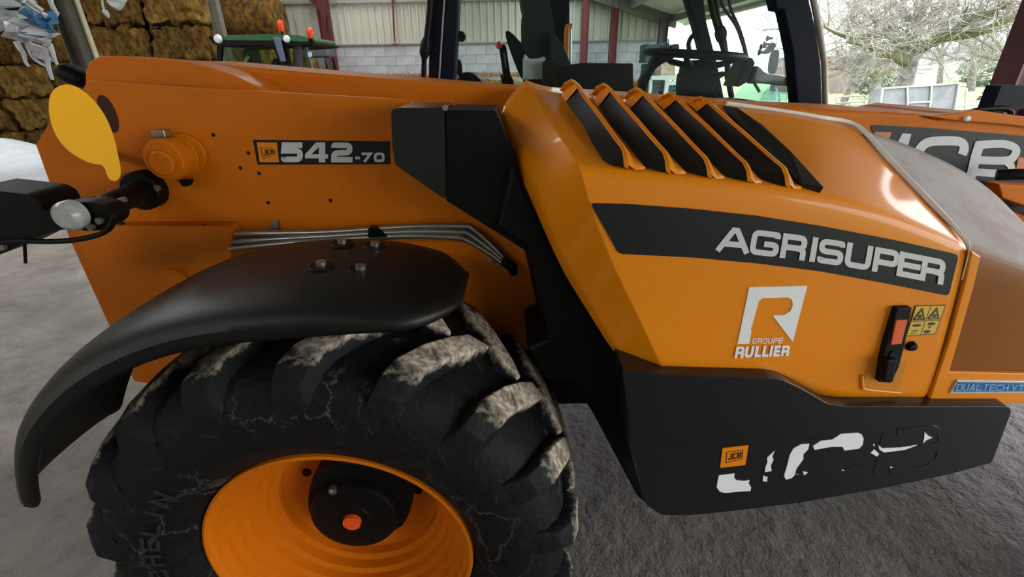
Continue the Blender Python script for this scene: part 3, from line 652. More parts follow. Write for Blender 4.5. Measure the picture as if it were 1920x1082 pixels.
# ---- boom decal with big letters beyond the nose
YB = 1.47
bdc = plate('boom_decal', rounded([(1633, 234), (1745, 240), (1960, 258), (1960, 420), (1860, 380), (1690, 320), (1640, 262)], 6), YB-.002, .002, DECB, boom, 0)
plate('boom_letter', [(1640, 247), (1672, 248), (1668, 259), (1645, 258)], YB-.003, .001, mat('decal_orange', (206, 120, 70), .5), bdc, 0)
plate('boom_letter', [(1692, 250), (1709, 251), (1702, 275), (1684, 266)], YB-.003, .001, SILV, bdc, 0)
kst = [0]
def strip(nm, pts, t):
    kst[0] += 1
    L, Rr = stroke([Vector(p) for p in pts], t); n = len(L)
    return MB().add([W(p.x, p.y, YB-.0035-.0003*kst[0]) for p in L+Rr], [(i, i+1, n+i+1, n+i) for i in range(n-1)]).obj(nm, SILV, bdc, recalc=False)
strip('boom_letter', curve([(1716, 312), (1722, 285), (1738, 268), (1770, 264), (1800, 266), (1808, 276), (1804, 290)], 6), 17)
strip('boom_letter', curve([(1838, 268), (1830, 292), (1824, 318), (1818, 340)], 4), 18)
strip('boom_letter', curve([(1832, 272), (1880, 270), (1904, 278), (1902, 292), (1886, 301), (1830, 300)], 5), 15)
strip('boom_letter', curve([(1884, 301), (1896, 312), (1888, 325), (1820, 322)], 5), 14)
plate('boom_orange_edge', [(1910, 295), (1960, 300), (1960, 330), (1905, 318)], YB-.004, .002, bpy.data.materials['decal_orange'], boom, 0)
tube('boom_hose', [W(1868, 328, 1.38), W(1900, 327, 1.36), W(1990, 326, 1.34)], .016, BLK, T)
plate('boom_foot', [(1872, 345), (1960, 350), (1960, 400), (1880, 372)], 1.40, .05, YELD, T, .004)
# work lamp on the boom
wl = plate('work_lamp', rounded([(1860, 205), (1878, 160), (1920, 160), (1932, 200), (1896, 210), (1864, 212)], 5), 1.50, .05, NAVY, T, .008)
tube('work_lamp_hoop', [W(u, v, 1.5) for u, v in curve([(1812, 212), (1840, 205), (1880, 203), (1896, 210), (1890, 222)], 5)], .008, BLK, wl)
MB().lathe([(0, -.01), (.007, -.009), (.009, 0)], W(1811, 222, 1.45), 12).obj('grease_nipple', WHT, T, smooth=True)
# ---------------------------------------------------------------- cab of the telehandler
YC, YF = 2.05, 2.95                     # near and far side of the cab
def glass(name, tint):
    m = bpy.data.materials.new(name); m.use_nodes = True; n = m.node_tree; n.nodes.clear()
    o = n.nodes.new('ShaderNodeOutputMaterial'); t = n.nodes.new('ShaderNodeBsdfTransparent'); g = n.nodes.new('ShaderNodeBsdfGlossy'); x = n.nodes.new('ShaderNodeMixShader'); f = n.nodes.new('ShaderNodeMath'); lw = n.nodes.new('ShaderNodeLayerWeight'); pw = n.nodes.new('ShaderNodeMath'); pw.operation = 'POWER'; pw.inputs[1].default_value = 5.; lw.inputs['Blend'].default_value = .5
    tx = n.nodes.new('ShaderNodeTexNoise'); tx.inputs['Scale'].default_value = 4; rr = n.nodes.new('ShaderNodeValToRGB')
    rr.color_ramp.elements[0].color = (*[c*.96 for c in tint], 1); rr.color_ramp.elements[1].color = (*tint, 1)
    n.links.new(tx.outputs['Fac'], rr.inputs['Fac']); n.links.new(rr.outputs['Color'], t.inputs['Color'])
    f.operation = 'MULTIPLY_ADD'; f.inputs[1].default_value = .3; f.inputs[2].default_value = .012; n.links.new(lw.outputs['Facing'], pw.inputs[0]); n.links.new(pw.outputs[0], f.inputs[0]); g.inputs['Roughness'].default_value = .03
    n.links.new(f.outputs[0], x.inputs['Fac']); n.links.new(t.outputs[0], x.inputs[1]); n.links.new(g.outputs[0], x.inputs[2]); n.links.new(x.outputs[0], o.inputs['Surface'])
    return m
GLS = glass('cab_glass', (.91, .98, .97))
GLS2 = glass('far_cab_glass', (.95, .98, .985))
# posts
rp = plate('cab_rear_post', [(806, -60), (863, -60), (858, 60), (852, 156), (850, 230), (802, 230), (804, 100)], YC, .09, NAVY, T, .008)
tube('post_trim', [W(836, -40, YC-.006), W(829, 60, YC-.006), W(823, 155, YC-.006)], .0035, GREY, rp, 6)
tube('grab_hose', [W(u, v, YC-.02) for u, v in curve([(809, -30), (805, 30), (799, 80), (796, 100), (794, 150)], 4)], [.012]*8+[.02]*5+[.01]*4, BLK, T, 8)
fp = plate('cab_front_post', [(1440, -60), (1505, -60), (1518, 0), (1531, 55), (1540, 120), (1543, 207), (1543, 260), (1497, 260), (1494, 190), (1486, 100), (1478, 60), (1469, 19), (1456, 18), (1452, 0)], YC, .07, NAVY, T, .008)
tube('post_trim', [W(1521, -20, YC+.01), W(1536, 55, YC+.01), W(1546, 120, YC+.01), W(1548, 215, YC+.01)], .012, GREY, fp, 8)
plate('far_front_post', [(1270, -60), (1312, -60), (1325, 40), (1345, 120), (1360, 195), (1340, 195), (1318, 110), (1300, 40)], YF, .07, NAVY, T, .006)
plate('far_rear_post', [(1030, -60), (1068, -60), (1068, 60), (1070, 125), (1064, 190), (1032, 190)], YF, .07, NAVY, T, .006)
box('cab_roof', (.43, 2.5, 2.62), (1.62, 1.1, .12), NAVY, T, .05)
box('cab_floor', (.43, 2.5, 1.12), (1.5, .95, .08), BLK, T, .01)
box('cab_lower_panel', (.43, 2.06, 1.27), (1.5, .04, .46), NAVY, T, .01)
box('cab_door', (.43, 2.98, 1.05), (1.5, .04, .7), NAVY, T, .01)
gp = [W(855, 230, YC+.04), W(1492, 230, YC+.04), W(1484, 60, YC+.04), W(1450, -80, YC+.04), W(860, -80, YC+.04)]
MB().prism(gp, (0, .004, 0)).obj('cab_side_glass', GLS, T)
gp = [W(1068, 190, YF+.03), W(1342, 190, YF+.03), W(1300, 20, YF+.03), W(1280, -80, YF+.03), W(1068, -80, YF+.03)]
MB().prism(gp, (0, .004, 0)).obj('cab_door_glass', GLS2, T)
gp = [W(1494, 190, YC+.07), W(1350, 185, YF), W(1300, -20, YF), W(1460, -20, YC+.07)]
MB().prism(gp, (.004, 0, 0)).obj('windscreen', GLS2, T)
# inner sill seen in front of the windscreen
plate('cab_dash_sill', chaikin([(1330, 205), (1335, 186), (1380, 184), (1430, 190), (1470, 204), (1470, 240), (1330, 240)], 2), 2.3, .1, BLK, T, .01)
# seat
SEATM = mat('seat_fabric', (30, 34, 38), .85, var=.25, vscale=25, bump=.2, bscale=220)
seat = plate('seat_backrest', chaikin([(976, -80), (1024, -80), (1030, 0), (1040, 60), (1058, 100), (1072, 135), (1072, 190), (985, 190), (980, 110), (978, 30), (982, 24), (975, 0)], 2), 2.45, .2, SEATM, T, .03)
plate('seat_side_bolster', chaikin([(1030, 60), (1046, 70), (1066, 105), (1076, 150), (1060, 190), (1036, 150)], 2), 2.40, .06, SEATM, seat, .015)
plate('seat_armrest', chaikin([(946, 62), (951, 56), (960, 62), (968, 70), (984, 88), (990, 120), (984, 152), (976, 146), (958, 100)], 2), 2.3, .06, BLK, T, .012)
plate('rag', [(980, 150), (980, 112), (984, 101), (992, 110), (1008, 110), (1020, 106), (1023, 110), (1020, 148)], 2.25, .02, mat('grey_rag', (188, 186, 180), .9, bump=.4, bscale=30), T, .004)
plate('seat_buckle_box', rounded([(1018, 118), (1022, 113), (1036, 113), (1041, 118), (1042, 170), (1016, 170)], 4), 2.2, .05, BLK, T, .006)
plate('side_console', rounded([(1036, 124), (1068, 122), (1090, 118), (1187, 119), (1188, 190), (1000, 190), (1002, 148), (1030, 148)], 3), 2.32, .35, BLK, T, .01)
box('seat_cushion', (.22, 2.6, 1.35), (.5, .5, .16), SEATM, T, .04)
js = plate('control_lever', [(936, 92), (943, 82), (949, 86), (957, 140), (962, 168), (942, 168), (938, 140), (943, 140)], 2.55, .03, BLK, T, .006)
plate('lever_slot', [(944, 100), (946, 98), (950, 126), (948, 128)], 2.548, .004, GREY, js, 0)
MB().lathe([(0, -.02), (.014, -.016), (.018, 0), (.014, .016), (0, .02)], W(936, 85, 2.55), 14).obj('lever_button', mat('red_button', (212, 66, 44), .4), js, smooth=True)
plate('lever_base', chaikin([(938, 140), (962, 138), (966, 190), (946, 190)], 1), 2.5, .08, BLK, js, .008)
# yellow handrail and its chrome twin on the far post
tube('yellow_handrail', [W(u, v, YF-.08) for u, v in curve([(1072, 50), (1066, 49), (1063, 56), (1062, 90), (1062, 112), (1066, 117), (1070, 118)], 4)], .014, YEL, T)
tube('chrome_handrail', [W(1070, 55, YF-.1), W(1069, 118, YF-.1)], .008, STEEL, T)
MB().lathe([(0, -.02), (.018, -.018), (.02, .02), (0, .022)], W(864, 68, 2.12), 12).obj('window_catch', BLK, T, smooth=True)
plate('rear_fender_hump', chaikin([(852, 160), (860, 138), (880, 134), (900, 146), (908, 165), (900, 200), (852, 200)], 2), 2.3, .3, BLK, T, .02)
plate('rear_lever', chaikin([(855, 112), (862, 110), (866, 124), (866, 142), (856, 142)], 2), 2.3, .03, BLK, T, .005)
# steering wheel, column, pedals cover
c0, c1 = W(1215, 97, 2.45), W(1388, 108, 2.45); ctr = (c0+c1)/2; rad = (c1-c0).length/2
ring = []
tilt = Matrix.Rotation(R_(1.5), 3, 'X') @ Matrix.Rotation(-math.atan2((c1-c0).z, (c1-c0).x), 3, 'Y')
for i in range(41):
    a = 2*math.pi*i/40; ring.append(ctr+tilt @ Vector((rad*math.cos(a), rad*math.sin(a), 0)))
stw = MB().tube(ring, .016, 10, False).obj('steering_wheel', BLK, T, smooth=True, ang=60)
for a in (0, 2.1, 4.2): tube('wheel_spoke', [ctr+tilt @ Vector((0, 0, -.05)), ctr+tilt @ Vector((rad*.6*math.cos(a), rad*.6*math.sin(a), -.035)), ctr+tilt @ Vector((rad*math.cos(a), rad*math.sin(a), 0))], .014, BLK, stw, 8)
plate('steering_column', chaikin([(1292, 112), (1340, 112), (1342, 128), (1330, 134), (1345, 150), (1338, 166), (1330, 200), (1286, 205), (1284, 150), (1292, 134)], 2), 2.42, .14, NAVY, T, .02)
plate('indicator_stalk', chaikin([(1336, 142), (1352, 134), (1364, 134), (1364, 140), (1345, 150)], 1), 2.42, .03, BLK, T, .004)
plate('indicator_stalk', chaikin([(1296, 140), (1284, 137), (1272, 138), (1272, 143), (1290, 147)], 1), 2.42, .03, BLK, T, .004)
# fork-control lever with hand boot
plate('direction_lever', chaikin([(1200, 170), (1202, 146), (1214, 134), (1222, 114), (1236, 96), (1256, 86), (1272, 92), (1268, 108), (1244, 118), (1228, 130), (1216, 152), (1210, 175)], 2), 2.5, .06, NAVY, T, .012)
plate('lever_grip', chaikin([(1244, 92), (1246, 82), (1256, 79), (1256, 100), (1246, 104)], 2), 2.49, .08, mat('blue_grip', (52, 78, 98), .5), T, .01)
plate('lever_grip', chaikin([(1260, 88), (1262, 82), (1276, 82), (1272, 100), (1262, 104)], 2), 2.49, .08, bpy.data.materials['blue_grip'], T, .01)
tube('grab_rail', [W(u, v, YF-.02) for u, v in curve([(1312, 62), (1300, 66), (1292, 78), (1292, 92), (1297, 108)], 4)], .013, NAVY, T)
# wiper, hoses, display, mic and phone holder on the front
for px, r in (([(1366, -40), (1368, 10), (1385, 50), (1396, 85), (1402, 115), (1412, 150), (1424, 172)], .008), ([(1348, -40), (1352, 5), (1378, 45), (1390, 75), (1400, 112), (1404, 150)], .008), ([(1329, -20), (1336, 20), (1350, 70), (1362, 110), (1366, 150), (1372, 183)], .016), ([(1340, -20), (1346, 30), (1356, 62), (1362, 100), (1368, 140)], .012)):
    tube('wiper_arm', [W(u, v, 2.75) for u, v in curve(px, 3)], r, BLK, T, 8)
plate('wiper_motor', chaikin([(1346, 58), (1358, 44), (1366, 62), (1358, 82), (1350, 76)], 1), 2.72, .06, BLK, T, .006)
plate('wiper_pivot', chaikin([(1364, 142), (1374, 138), (1380, 147), (1374, 154), (1366, 152)], 1), 2.72, .05, BLK, T, .005)
plate('display_screen', [(1377, 162), (1402, 107), (1411, 109), (1416, 118), (1400, 155), (1386, 163)], 2.5, .14, BLK, T, .004)
plate('display_bracket', chaikin([(1404, 158), (1412, 124), (1424, 124), (1436, 138), (1464, 142), (1496, 152), (1496, 163), (1460, 160), (1428, 156)], 1), 2.5, .06, BLK, T, .008)
plate('handset', chaikin([(1447, 138), (1446, 126), (1452, 96), (1460, 92), (1463, 98), (1458, 132), (1452, 140)], 2), 2.52, .04, BLK, T, .008)
ph = plate('phone_holder', chaikin([(1432, 100), (1440, 92), (1450, 78), (1456, 82), (1454, 92), (1440, 102)], 1), 2.52, .03, BLK, T, .004)
for (u, v) in ((1443, 72), (1437, 83), (1431, 88), (1428, 98)):
    MB().lathe([(0, -.012), (.014, -.012), (.006, .0), (.006, .014), (0, .014)], W(u, v, 2.53), 10, 'X').obj('suction_cup', BLK, ph, smooth=True)
MB().lathe([(0, -.17), (.10, -.15), (.17, -.08), (.19, 0)], W(1478, 206, 2.9), 24).obj('front_work_light', glass('lamp_lens', (.55, .70, .78)), T, smooth=True)
MB().lathe([(0, -.10), (.08, -.09), (.13, -.04), (.14, 0)], W(1415, 196, 3.0), 24).obj('front_work_light', bpy.data.materials['lamp_lens'], T, smooth=True)
# ---------------------------------------------------------------- shed
FLOOR = mat('packed_dusty_floor', (166, 157, 150), .92, rgb2=(130, 121, 115), vscale=1.6, bump=1., bscale=9., detail=10, dist=.05)
def shade_and_soil(m):                            # machine's side darkened: its shade painted over greyer earth; paler concrete dust far left
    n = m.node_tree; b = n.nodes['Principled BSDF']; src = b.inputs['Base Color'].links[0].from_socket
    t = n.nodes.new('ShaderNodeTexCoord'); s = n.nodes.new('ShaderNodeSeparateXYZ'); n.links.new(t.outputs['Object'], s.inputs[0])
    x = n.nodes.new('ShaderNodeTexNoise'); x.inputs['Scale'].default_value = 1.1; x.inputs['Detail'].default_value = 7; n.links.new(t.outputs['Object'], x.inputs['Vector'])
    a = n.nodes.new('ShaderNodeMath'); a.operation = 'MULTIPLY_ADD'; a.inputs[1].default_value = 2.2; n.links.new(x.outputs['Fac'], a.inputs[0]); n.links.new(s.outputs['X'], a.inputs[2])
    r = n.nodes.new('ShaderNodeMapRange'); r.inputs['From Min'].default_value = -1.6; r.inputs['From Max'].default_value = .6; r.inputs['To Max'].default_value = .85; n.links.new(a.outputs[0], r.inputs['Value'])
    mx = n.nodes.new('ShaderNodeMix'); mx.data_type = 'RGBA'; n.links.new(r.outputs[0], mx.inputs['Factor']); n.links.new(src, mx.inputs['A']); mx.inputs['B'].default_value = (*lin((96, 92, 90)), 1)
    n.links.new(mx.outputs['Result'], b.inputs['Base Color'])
shade_and_soil(FLOOR); add_dust(FLOOR, (92, 84, 78), .45, 5.0, .5, .68); add_dust(FLOOR, (160, 150, 140), .4, 22.0, .56, .72)
XE, YBK, YFR = 4.0, 13.0, -5.0
def terr(x0, x1, y0, y1, n, m, amp, sc):
    V = []; F = []
    for i in range(n+1):
        for j in range(m+1):
            x = x0+(x1-x0)*i/n; y = y0+(y1-y0)*j/m
            h = noise.fractal(Vector((x*sc, y*sc, 1.3)), 1., 2., 5)*amp; V.append((x, y, h-amp*.9))
    for i in range(n):
        for j in range(m): F.append((i*(m+1)+j, (i+1)*(m+1)+j, (i+1)*(m+1)+j+1, i*(m+1)+j+1))
    return V, F
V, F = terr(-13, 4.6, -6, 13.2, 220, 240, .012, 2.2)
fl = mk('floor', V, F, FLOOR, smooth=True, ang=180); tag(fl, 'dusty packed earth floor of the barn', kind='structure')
CLAD = mat('beige_cladding', (190, 186, 173), .55, var=.1, vscale=2, stretch=(6, 6, .6))
BLOCK = mat('concrete_block', (176, 174, 180), .9, rgb2=(156, 154, 160), vscale=3, bump=.4, bscale=40)
BLOCK2 = mat('pale_concrete_block', (184, 182, 186), .9, rgb2=(164, 162, 168), vscale=3, bump=.4, bscale=40)
MORT = mat('mortar', (158, 156, 158), .95, var=.15)
wall = box('wall_back', (-4.6, YBK+.085, 1.17), (17.2, .16, 2.34), MORT); tag(wall, 'back wall of concrete blocks under beige ribbed sheets', kind='structure')
bmes = [MB().box((0, 0, 0), (.494, .10, .199)).me('block', bevel=.004, seg=1) for _ in range(2)]
bmes[0].materials.append(BLOCK); bmes[1].materials.append(BLOCK2)
for r in range(11):
    for c in range(20):
        x = XE-.30-c*.5-(.25 if r % 2 else 0)
        if x < -6.0: continue
        link('block', bmes[rnd.random() < .35], None, wall, (x, YBK+.045+rnd.uniform(-.003, .003), .12+r*.205), (0, 0, 0))
def roof_z(x): return 2.83+.30*(XE-x) if x > -6 else 2.83+.30*(XE+6)-.30*(-6-x)
def sheet(x0, x1, z0):
    V = []; F = []; per = .172; x = x0; xs = []
    n = int(round((x1-x0)/per))
    for k in range(n):
        b = x0+k*(x1-x0)/n; w = (x1-x0)/n
        xs += [(b, 0), (b+w*.6, 0), (b+w*.66, -.045), (b+w*.86, -.045), (b+w*.92, 0)]
    xs.append((x1, 0))
    for x, d in xs: V += [(x, YBK+d, z0), (x, YBK+d, roof_z(x)-.05)]
    for i in range(len(xs)-1): F.append((2*i, 2*i+2, 2*i+3, 2*i+1))
    return V, F
x = XE-.12
while x > -12.5:
    V, F = sheet(x-1.03, x, 2.33); mk('cladding_sheet', V, F, CLAD, wall, recalc=False, solid=.004); x -= 1.03
box('flashing_strip', (-4.3, YBK-.03, 2.335), (16.5, .05, .03), GREY, wall)
for zz in (3.24,): box('girt', (-4.3, YBK-.09, zz), (16.5, .06, .07), GREY, wall)
wl_ = box('wall_left', (-12.95, 4.8, 1.87), (.1, 16.8, 3.74), CLAD); tag(wl_, 'side wall behind the straw bales', kind='structure')
# roof
ROOF = mat('fibre_cement_roof', (206, 204, 198), .8, var=.15, vscale=2)
V = []; F = []
V = [(XE+.35, YFR, roof_z(XE+.35)), (XE+.35, YBK+.3, roof_z(XE+.35)), (-4, YBK+.3, roof_z(-4)), (-4, YFR, roof_z(-4)), (-13, YBK+.3, roof_z(-13)), (-13, YFR, roof_z(-13))]
rx = [(XE+.35, 2.2), (2.2, .9), (.9, -2.4), (-2.4, -4), (-4, -6), (-6, -8.2), (-8.2, -13)]; ry = [(YFR, 1.5), (1.5, 7.2), (7.2, 12.4), (12.4, YBK+.3)]
ADDED_ROOFLIGHTS = [(7.2, 12.4, 2.2, .9), (7.2, 12.4, -2.4, -4), (1.5, 7.2, -6, -8.2)]
V, F = [], []
for (xa, xb) in rx:                     # unseen roof openings added to light the back wall and left floor
    for (ya, yb) in ry:
        if (ya, yb, xa, xb) in ADDED_ROOFLIGHTS: continue
        n = len(V); V += [(xa, ya, roof_z(xa)), (xa, yb, roof_z(xa)), (xb, yb, roof_z(xb)), (xb, ya, roof_z(xb))]; F.append((n, n+1, n+2, n+3))
rf = mk('ceiling', V, F, ROOF, solid=.04); tag(rf, 'sloping sheet roof of the barn', kind='structure')
for xx in (3.9, 2.9, 1.8, .6, -.6, -1.8, -3.0, -5.5, -8):
    box('purlin', (xx, (YFR+YBK)/2, roof_z(xx)-.12), (.07, YBK-YFR, .14), GREY, rf)
for yy in (12.7, 6.6, 4.1, -.5):
    a, b, c = Vector((XE, yy, roof_z(XE)-.14)), Vector((-6, yy, roof_z(-6)-.14)), Vector((-12.8, yy, roof_z(-12.8)-.14))
    mb = MB()
    for p, q in ((a, b), (b, c)):
        mb.prism([p+Vector((0, -.06, -.14)), q+Vector((0, -.06, -.14)), q+Vector((0, -.06, .14)), p+Vector((0, -.06, .14))], (0, .12, 0))
    mb.obj('rafter', mat('brown_grey_steel', (104, 94, 92), .6, var=.2), rf)
tube('gutter', [(XE+.42, YFR, roof_z(XE)-.12), (XE+.42, YBK+.3, roof_z(XE)-.12)], .07, GREY, rf, 10)

for ya, yb, xa, xb in ADDED_ROOFLIGHTS:
    MB().add([(xa, ya, roof_z(xa)), (xa, yb, roof_z(xa)), (xb, yb, roof_z(xb)), (xb, ya, roof_z(xb))], [(0, 1, 2, 3)]).obj('added_rooflight_sheet', glass('added_rooflight', (.92, .93, .9)), rf)
wf = MB().box((-5.9, YFR+.05, 2.2), (14.2, .1, 4.4)).box((2.8, YFR+.05, 1.75), (3.2, .1, 3.5)).obj('added_wall_front', CLAD); tag(wf, 'unseen beige sheet wall added behind the camera to block light', kind='structure')  # unseen wall added to cut the light from behind the camera
# steel columns (I sections)
def column(name, x, y, z1, w, m, label, lean=0, extra=None):
    mb = MB(); t = .014
    for sx in (-1, 1): mb.box((x+sx*(w/2-t/2), y, z1/2), (t, w*.9, z1))
    mb.box((x, y, z1/2), (w-2*t, t, z1)); mb.box((x, y, .01), (w*1.5, w*1.5, .02))
    o = mb.obj(name, m); tag(o, label, 'post'); return o
PURP = mat('plum_steel', (84, 62, 74), .6, var=.2, vscale=5)
column('steel_column', W(1243, 60, 12.6).x, 12.6, 2.75, .2, PURP, 'plum-grey steel column at the far right corner of the barn')
column('steel_column', 4.12, 4.1, 2.8, .24, mat('dark_red_steel', (88, 44, 50), .6, var=.25, vscale=5), 'dark red steel column at the right edge beside the work lamp')
column('steel_column', W(1097, 40, 12.7).x, 12.7, 3.6, .17, REDM, 'red wind post left of its twin, behind the yellow handrail')
column('steel_column', W(1152, 40, 12.7).x, 12.7, 3.4, .17, REDM, 'red wind post beside the black side console, right of its twin')
pr_ = column('steel_column', W(614, 70, 12.6).x, 12.6, 4.2, .24, mat('maroon_steel', (96, 26, 34), .6, var=.2), 'maroon portal column right of the green tractor')
p = W(596, 8, 12.55); MB().prism([W(568, -8, 12.55), W(612, -20, 12.55), W(612, 60, 12.55), W(600, 22, 12.55), W(588, 8, 12.55)], (0, .12, 0)).obj('haunch_plate', bpy.data.materials['maroon_steel'], pr_)
MB().prism([W(u, v, 12.4) for u, v in ((606, 86), (613, 88), (622, 118), (624, 136), (618, 134), (610, 112))], (0, .08, 0)).obj('galvanised_bracket', STEEL, pr_)
cb = tube('red_conduit', [W(733, -60, 12.8), W(736, 0, 12.8), W(740, 80, 12.8)], .022, REDM); tag(cb, 'thin red conduit running down the beige cladding', 'conduit')
MB().box(W(741, 83, 12.82), (.12, .05, .03)).obj('conduit_foot', REDM, cb)
gc = MB(); x0 = W(406, 30, 10.72).x
gcm = mat('bare_steel_post', (126, 118, 104), .6, var=.25, vscale=6)
column('steel_column', x0, 10.72, 4.8, .17, gcm, 'bare steel column behind the green tractor roof, beside the straw stack')
g2 = column('steel_column', W(138, 60, 5.2).x, 5.2, 4.6, .16, mat('dark_steel_post', (84, 78, 68), .6, var=.25, vscale=6), 'steel column beside the hanging white plastic bags')
box('pale_edge', (W(138, 60, 5.2).x+.095, 5.25, 2.3), (.02, .05, 4.5), mat('weathered_cream_paint', (196, 190, 130), .7, rgb2=(206, 204, 190), vscale=8), g2)

# ---- straw: stack of rectangular bales
STRAW = [mat('straw_%d' % i, c, .95, rgb2=c2, vscale=7, bump=.8, bscale=14, stretch=(1.6, 1.6, .8), dist=.12, detail=10) for i, (c, c2) in enumerate((((186, 138, 56), (84, 58, 20)), ((168, 122, 46), (72, 50, 18)), ((206, 162, 78), (120, 86, 34))))]
def bale_mesh(dx, dy, dz, seed):
    bm = bmesh.new(); bmesh.ops.create_cube(bm, size=1); bmesh.ops.scale(bm, vec=(dx, dy, dz), verts=bm.verts)
    bmesh.ops.subdivide_edges(bm, edges=bm.edges[:], cuts=17, use_grid_fill=True)
    for v in bm.verts:
        p = v.co.copy(); n = Vector((p.x/dx, p.y/dy, p.z/dz)); k = max(abs(n.x), abs(n.y), abs(n.z)); 
        q = Vector((seed*3.1, seed*1.7, 0)); rp = noise.noise(Vector((p.x*5.5, p.y*5.5, p.z*2.0))+q)
        v.co += n.normalized()*(.15*rp+.08*noise.noise(p*9+q)-.06) - n*(.05*max(0, n.length-.62))
    me = bpy.data.meshes.new('bale'); bm.to_mesh(me); bm.free(); me.shade_smooth(); return me
bms = []
for i in range(6):
    me = bale_mesh(1.15, .9, .65, i); me.materials.append(STRAW[i % 3]); bms.append(me)
xr = W(398, 80, 10.95).x-.75
ORD = ['nearest the tractor', 'second from the tractor', 'third from the tractor', 'fourth from the tractor', 'farthest from the tractor']
ROWN = ['lowest row', 'second row up', 'middle row', 'second row down', 'top row']
for r in range(5):
    for c in range(5):
        x = xr-c*1.17+rnd.uniform(-.03, .03)-(.04 if r % 2 else -.02)
        o = link('straw_bale', bms[rnd.randrange(6)], None, None, (x, 11.4+rnd.uniform(-.06, .06), .33+r*.665), (0, 0, rnd.uniform(-.03, .03)))
        tag(o, 'brown straw bale in the %s of the rectangular stack, %s' % (ROWN[r], ORD[c]), 'straw bale', 'stacked straw bales on the left')
# round bales beyond the tractor
def round_bale(x, y, z, r, l, rot, label, mi):
    mb = MB(); n = 40; prof = [(0, -l/2), (r*.5, -l/2-.01), (r*.93, -l/2), (r, -l/2+.08)]+[(r+.01*math.sin(k*2.1), -l/2+.08+(l-.16)*k/6) for k in range(1, 6)]+[(r, l/2-.08), (r*.93, l/2), (0, l/2)]
    o = link('round_bale', mb.lathe(prof, (0, 0, 0), n).me('round_bale', smooth=True, ang=50), STRAW[mi], None, (x, y, z), rot); tag(o, label, 'straw bale'); return o
a = W(500, 50, 11.9)
round_bale(W(520, 60, 12.2).x, 12.3, .62, .62, 1.2, (0, 0, 0), 'lower round straw bale behind the tractor cab', 2)
round_bale(W(520, 60, 12.2).x, 12.3, 1.84, .6, 1.2, (0, 0, 0), 'upper pale round straw bale standing above the tractor roof', 2)
round_bale(W(424, 40, 12.2).x, 12.4, .62, .62, .95, (0, 0, 0), 'lower round straw bale hidden mostly by the tractor', 0)
round_bale(W(424, 40, 12.2).x, 12.4, 1.86, .6, .95, (0, 0, 0), 'middle round straw bale left above the tractor roof', 0)
round_bale(W(462, 20, 12.2).x, 12.4, 2.88, .42, 1.3, (0, 0, R_(90)), 'topmost round straw bale against the beige cladding', 1)
# loose straw along the wall
def heap(name, x0, x1, y0, y1, z0, h, label):
    V = []; F = []; n, m = 110, 26
    for i in range(n+1):
        for j in range(m+1):
            t = j/m; x = x0+(x1-x0)*i/n; y = y0+(y1-y0)*t
            z = h*(1-(1-t)**3)*(.93+.1*noise.noise(Vector((x*1.1, y, 2))))+.07*noise.noise(Vector((x*7, y*7, z0)))*(1 if t > 0 else 0); V.append((x, y, z))
    for i in range(n):
        for j in range(m): F.append((i*(m+1)+j, (i+1)*(m+1)+j, (i+1)*(m+1)+j+1, i*(m+1)+j+1))
    o = mk(name, V, F, STRAW[2], smooth=True, ang=180); tag(o, label, 'straw', kind='stuff'); return o
hp = heap('loose_straw', -4.55, .9, 11.7, 12.85, 3, 1.62, 'loose golden straw banked against the concrete block wall')
mb = MB()
for k in range(900):
    x = rnd.uniform(-4.6, .8); y = rnd.uniform(12.1, 12.7); z = 1.58+rnd.uniform(-.02, .05); a = rnd.uniform(0, 6.28); l = rnd.uniform(.08, .2); d = Vector((math.cos(a)*l, math.sin(a)*l*.5, rnd.uniform(-.03, .09)))
    mb.tube([(x, y, z), Vector((x, y, z))+d], .006, 3, False)
mb.obj('straw_stalks', STRAW[2], hp)

# ---- plastic bags hanging from the roof, sack on the floor
BAG = mat('white_film', (218, 220, 226), .45, var=.1, vscale=8, bump=.5, bscale=12, spec=.6)
BLUE = mat('blue_film', (92, 152, 196), .45, var=.15, vscale=8, bump=.5, bscale=12)
def drape(name, px, Y, m, parent, seed, th=.18):
    """crumpled hanging sheet: outline in the photograph given real folds in depth"""
    q = [W(u, v, Y) for u, v in px]; c = sum(q, Vector())/len(q); n = len(q); V = [c+Vector((0, -th*.7, 0))]; F = []
    for ring, s in ((1, .35), (2, .7), (3, 1.0)):
        for i, p in enumerate(q):
            d = noise.noise(Vector((i*1.7, ring*2.3, seed)))*th*1.3
            V.append(c.lerp(p, s)+Vector((0, d-th*.5*(1-s), 0)))
    for i in range(n): F.append((0, 1+i, 1+(i+1) % n))
    for ring in (0, 1):
        for i in range(n): a = 1+ring*n; F.append((a+i, a+n+i, a+n+(i+1) % n, a+(i+1) % n))
    return mk(name, V, F, m, parent, smooth=True, ang=25, solid=.004)
YH = 3.4
bag = empty('plastic_bags', W(55, -80, YH), 'bundle of white and blue plastic bags hanging at upper left', 'bags')
drape('white_sheet', [(-40, -60), (40, -40), (36, 0), (30, 12), (28, 20), (26, 30), (22, 40), (14, 46), (0, 46), (-30, 60)], YH+.1, BAG, bag, 1)
drape('white_sheet', [(30, 30), (38, 22), (46, 34), (60, 44), (80, 56), (100, 62), (112, 64), (106, 72), (98, 78), (92, 84), (84, 88), (66, 82), (52, 60), (48, 72), (40, 75), (28, 78), (18, 72), (18, 60), (24, 44)], YH, BAG, bag, 2, .14)
drape('blue_sheet', [(42, 6), (56, 14), (70, 26), (82, 32), (84, 18), (96, 20), (106, 32), (115, 44), (104, 48), (108, 54), (108, 64), (96, 62), (76, 52), (58, 40), (48, 30), (38, 20)], YH+.04, BLUE, bag, 3, .1)
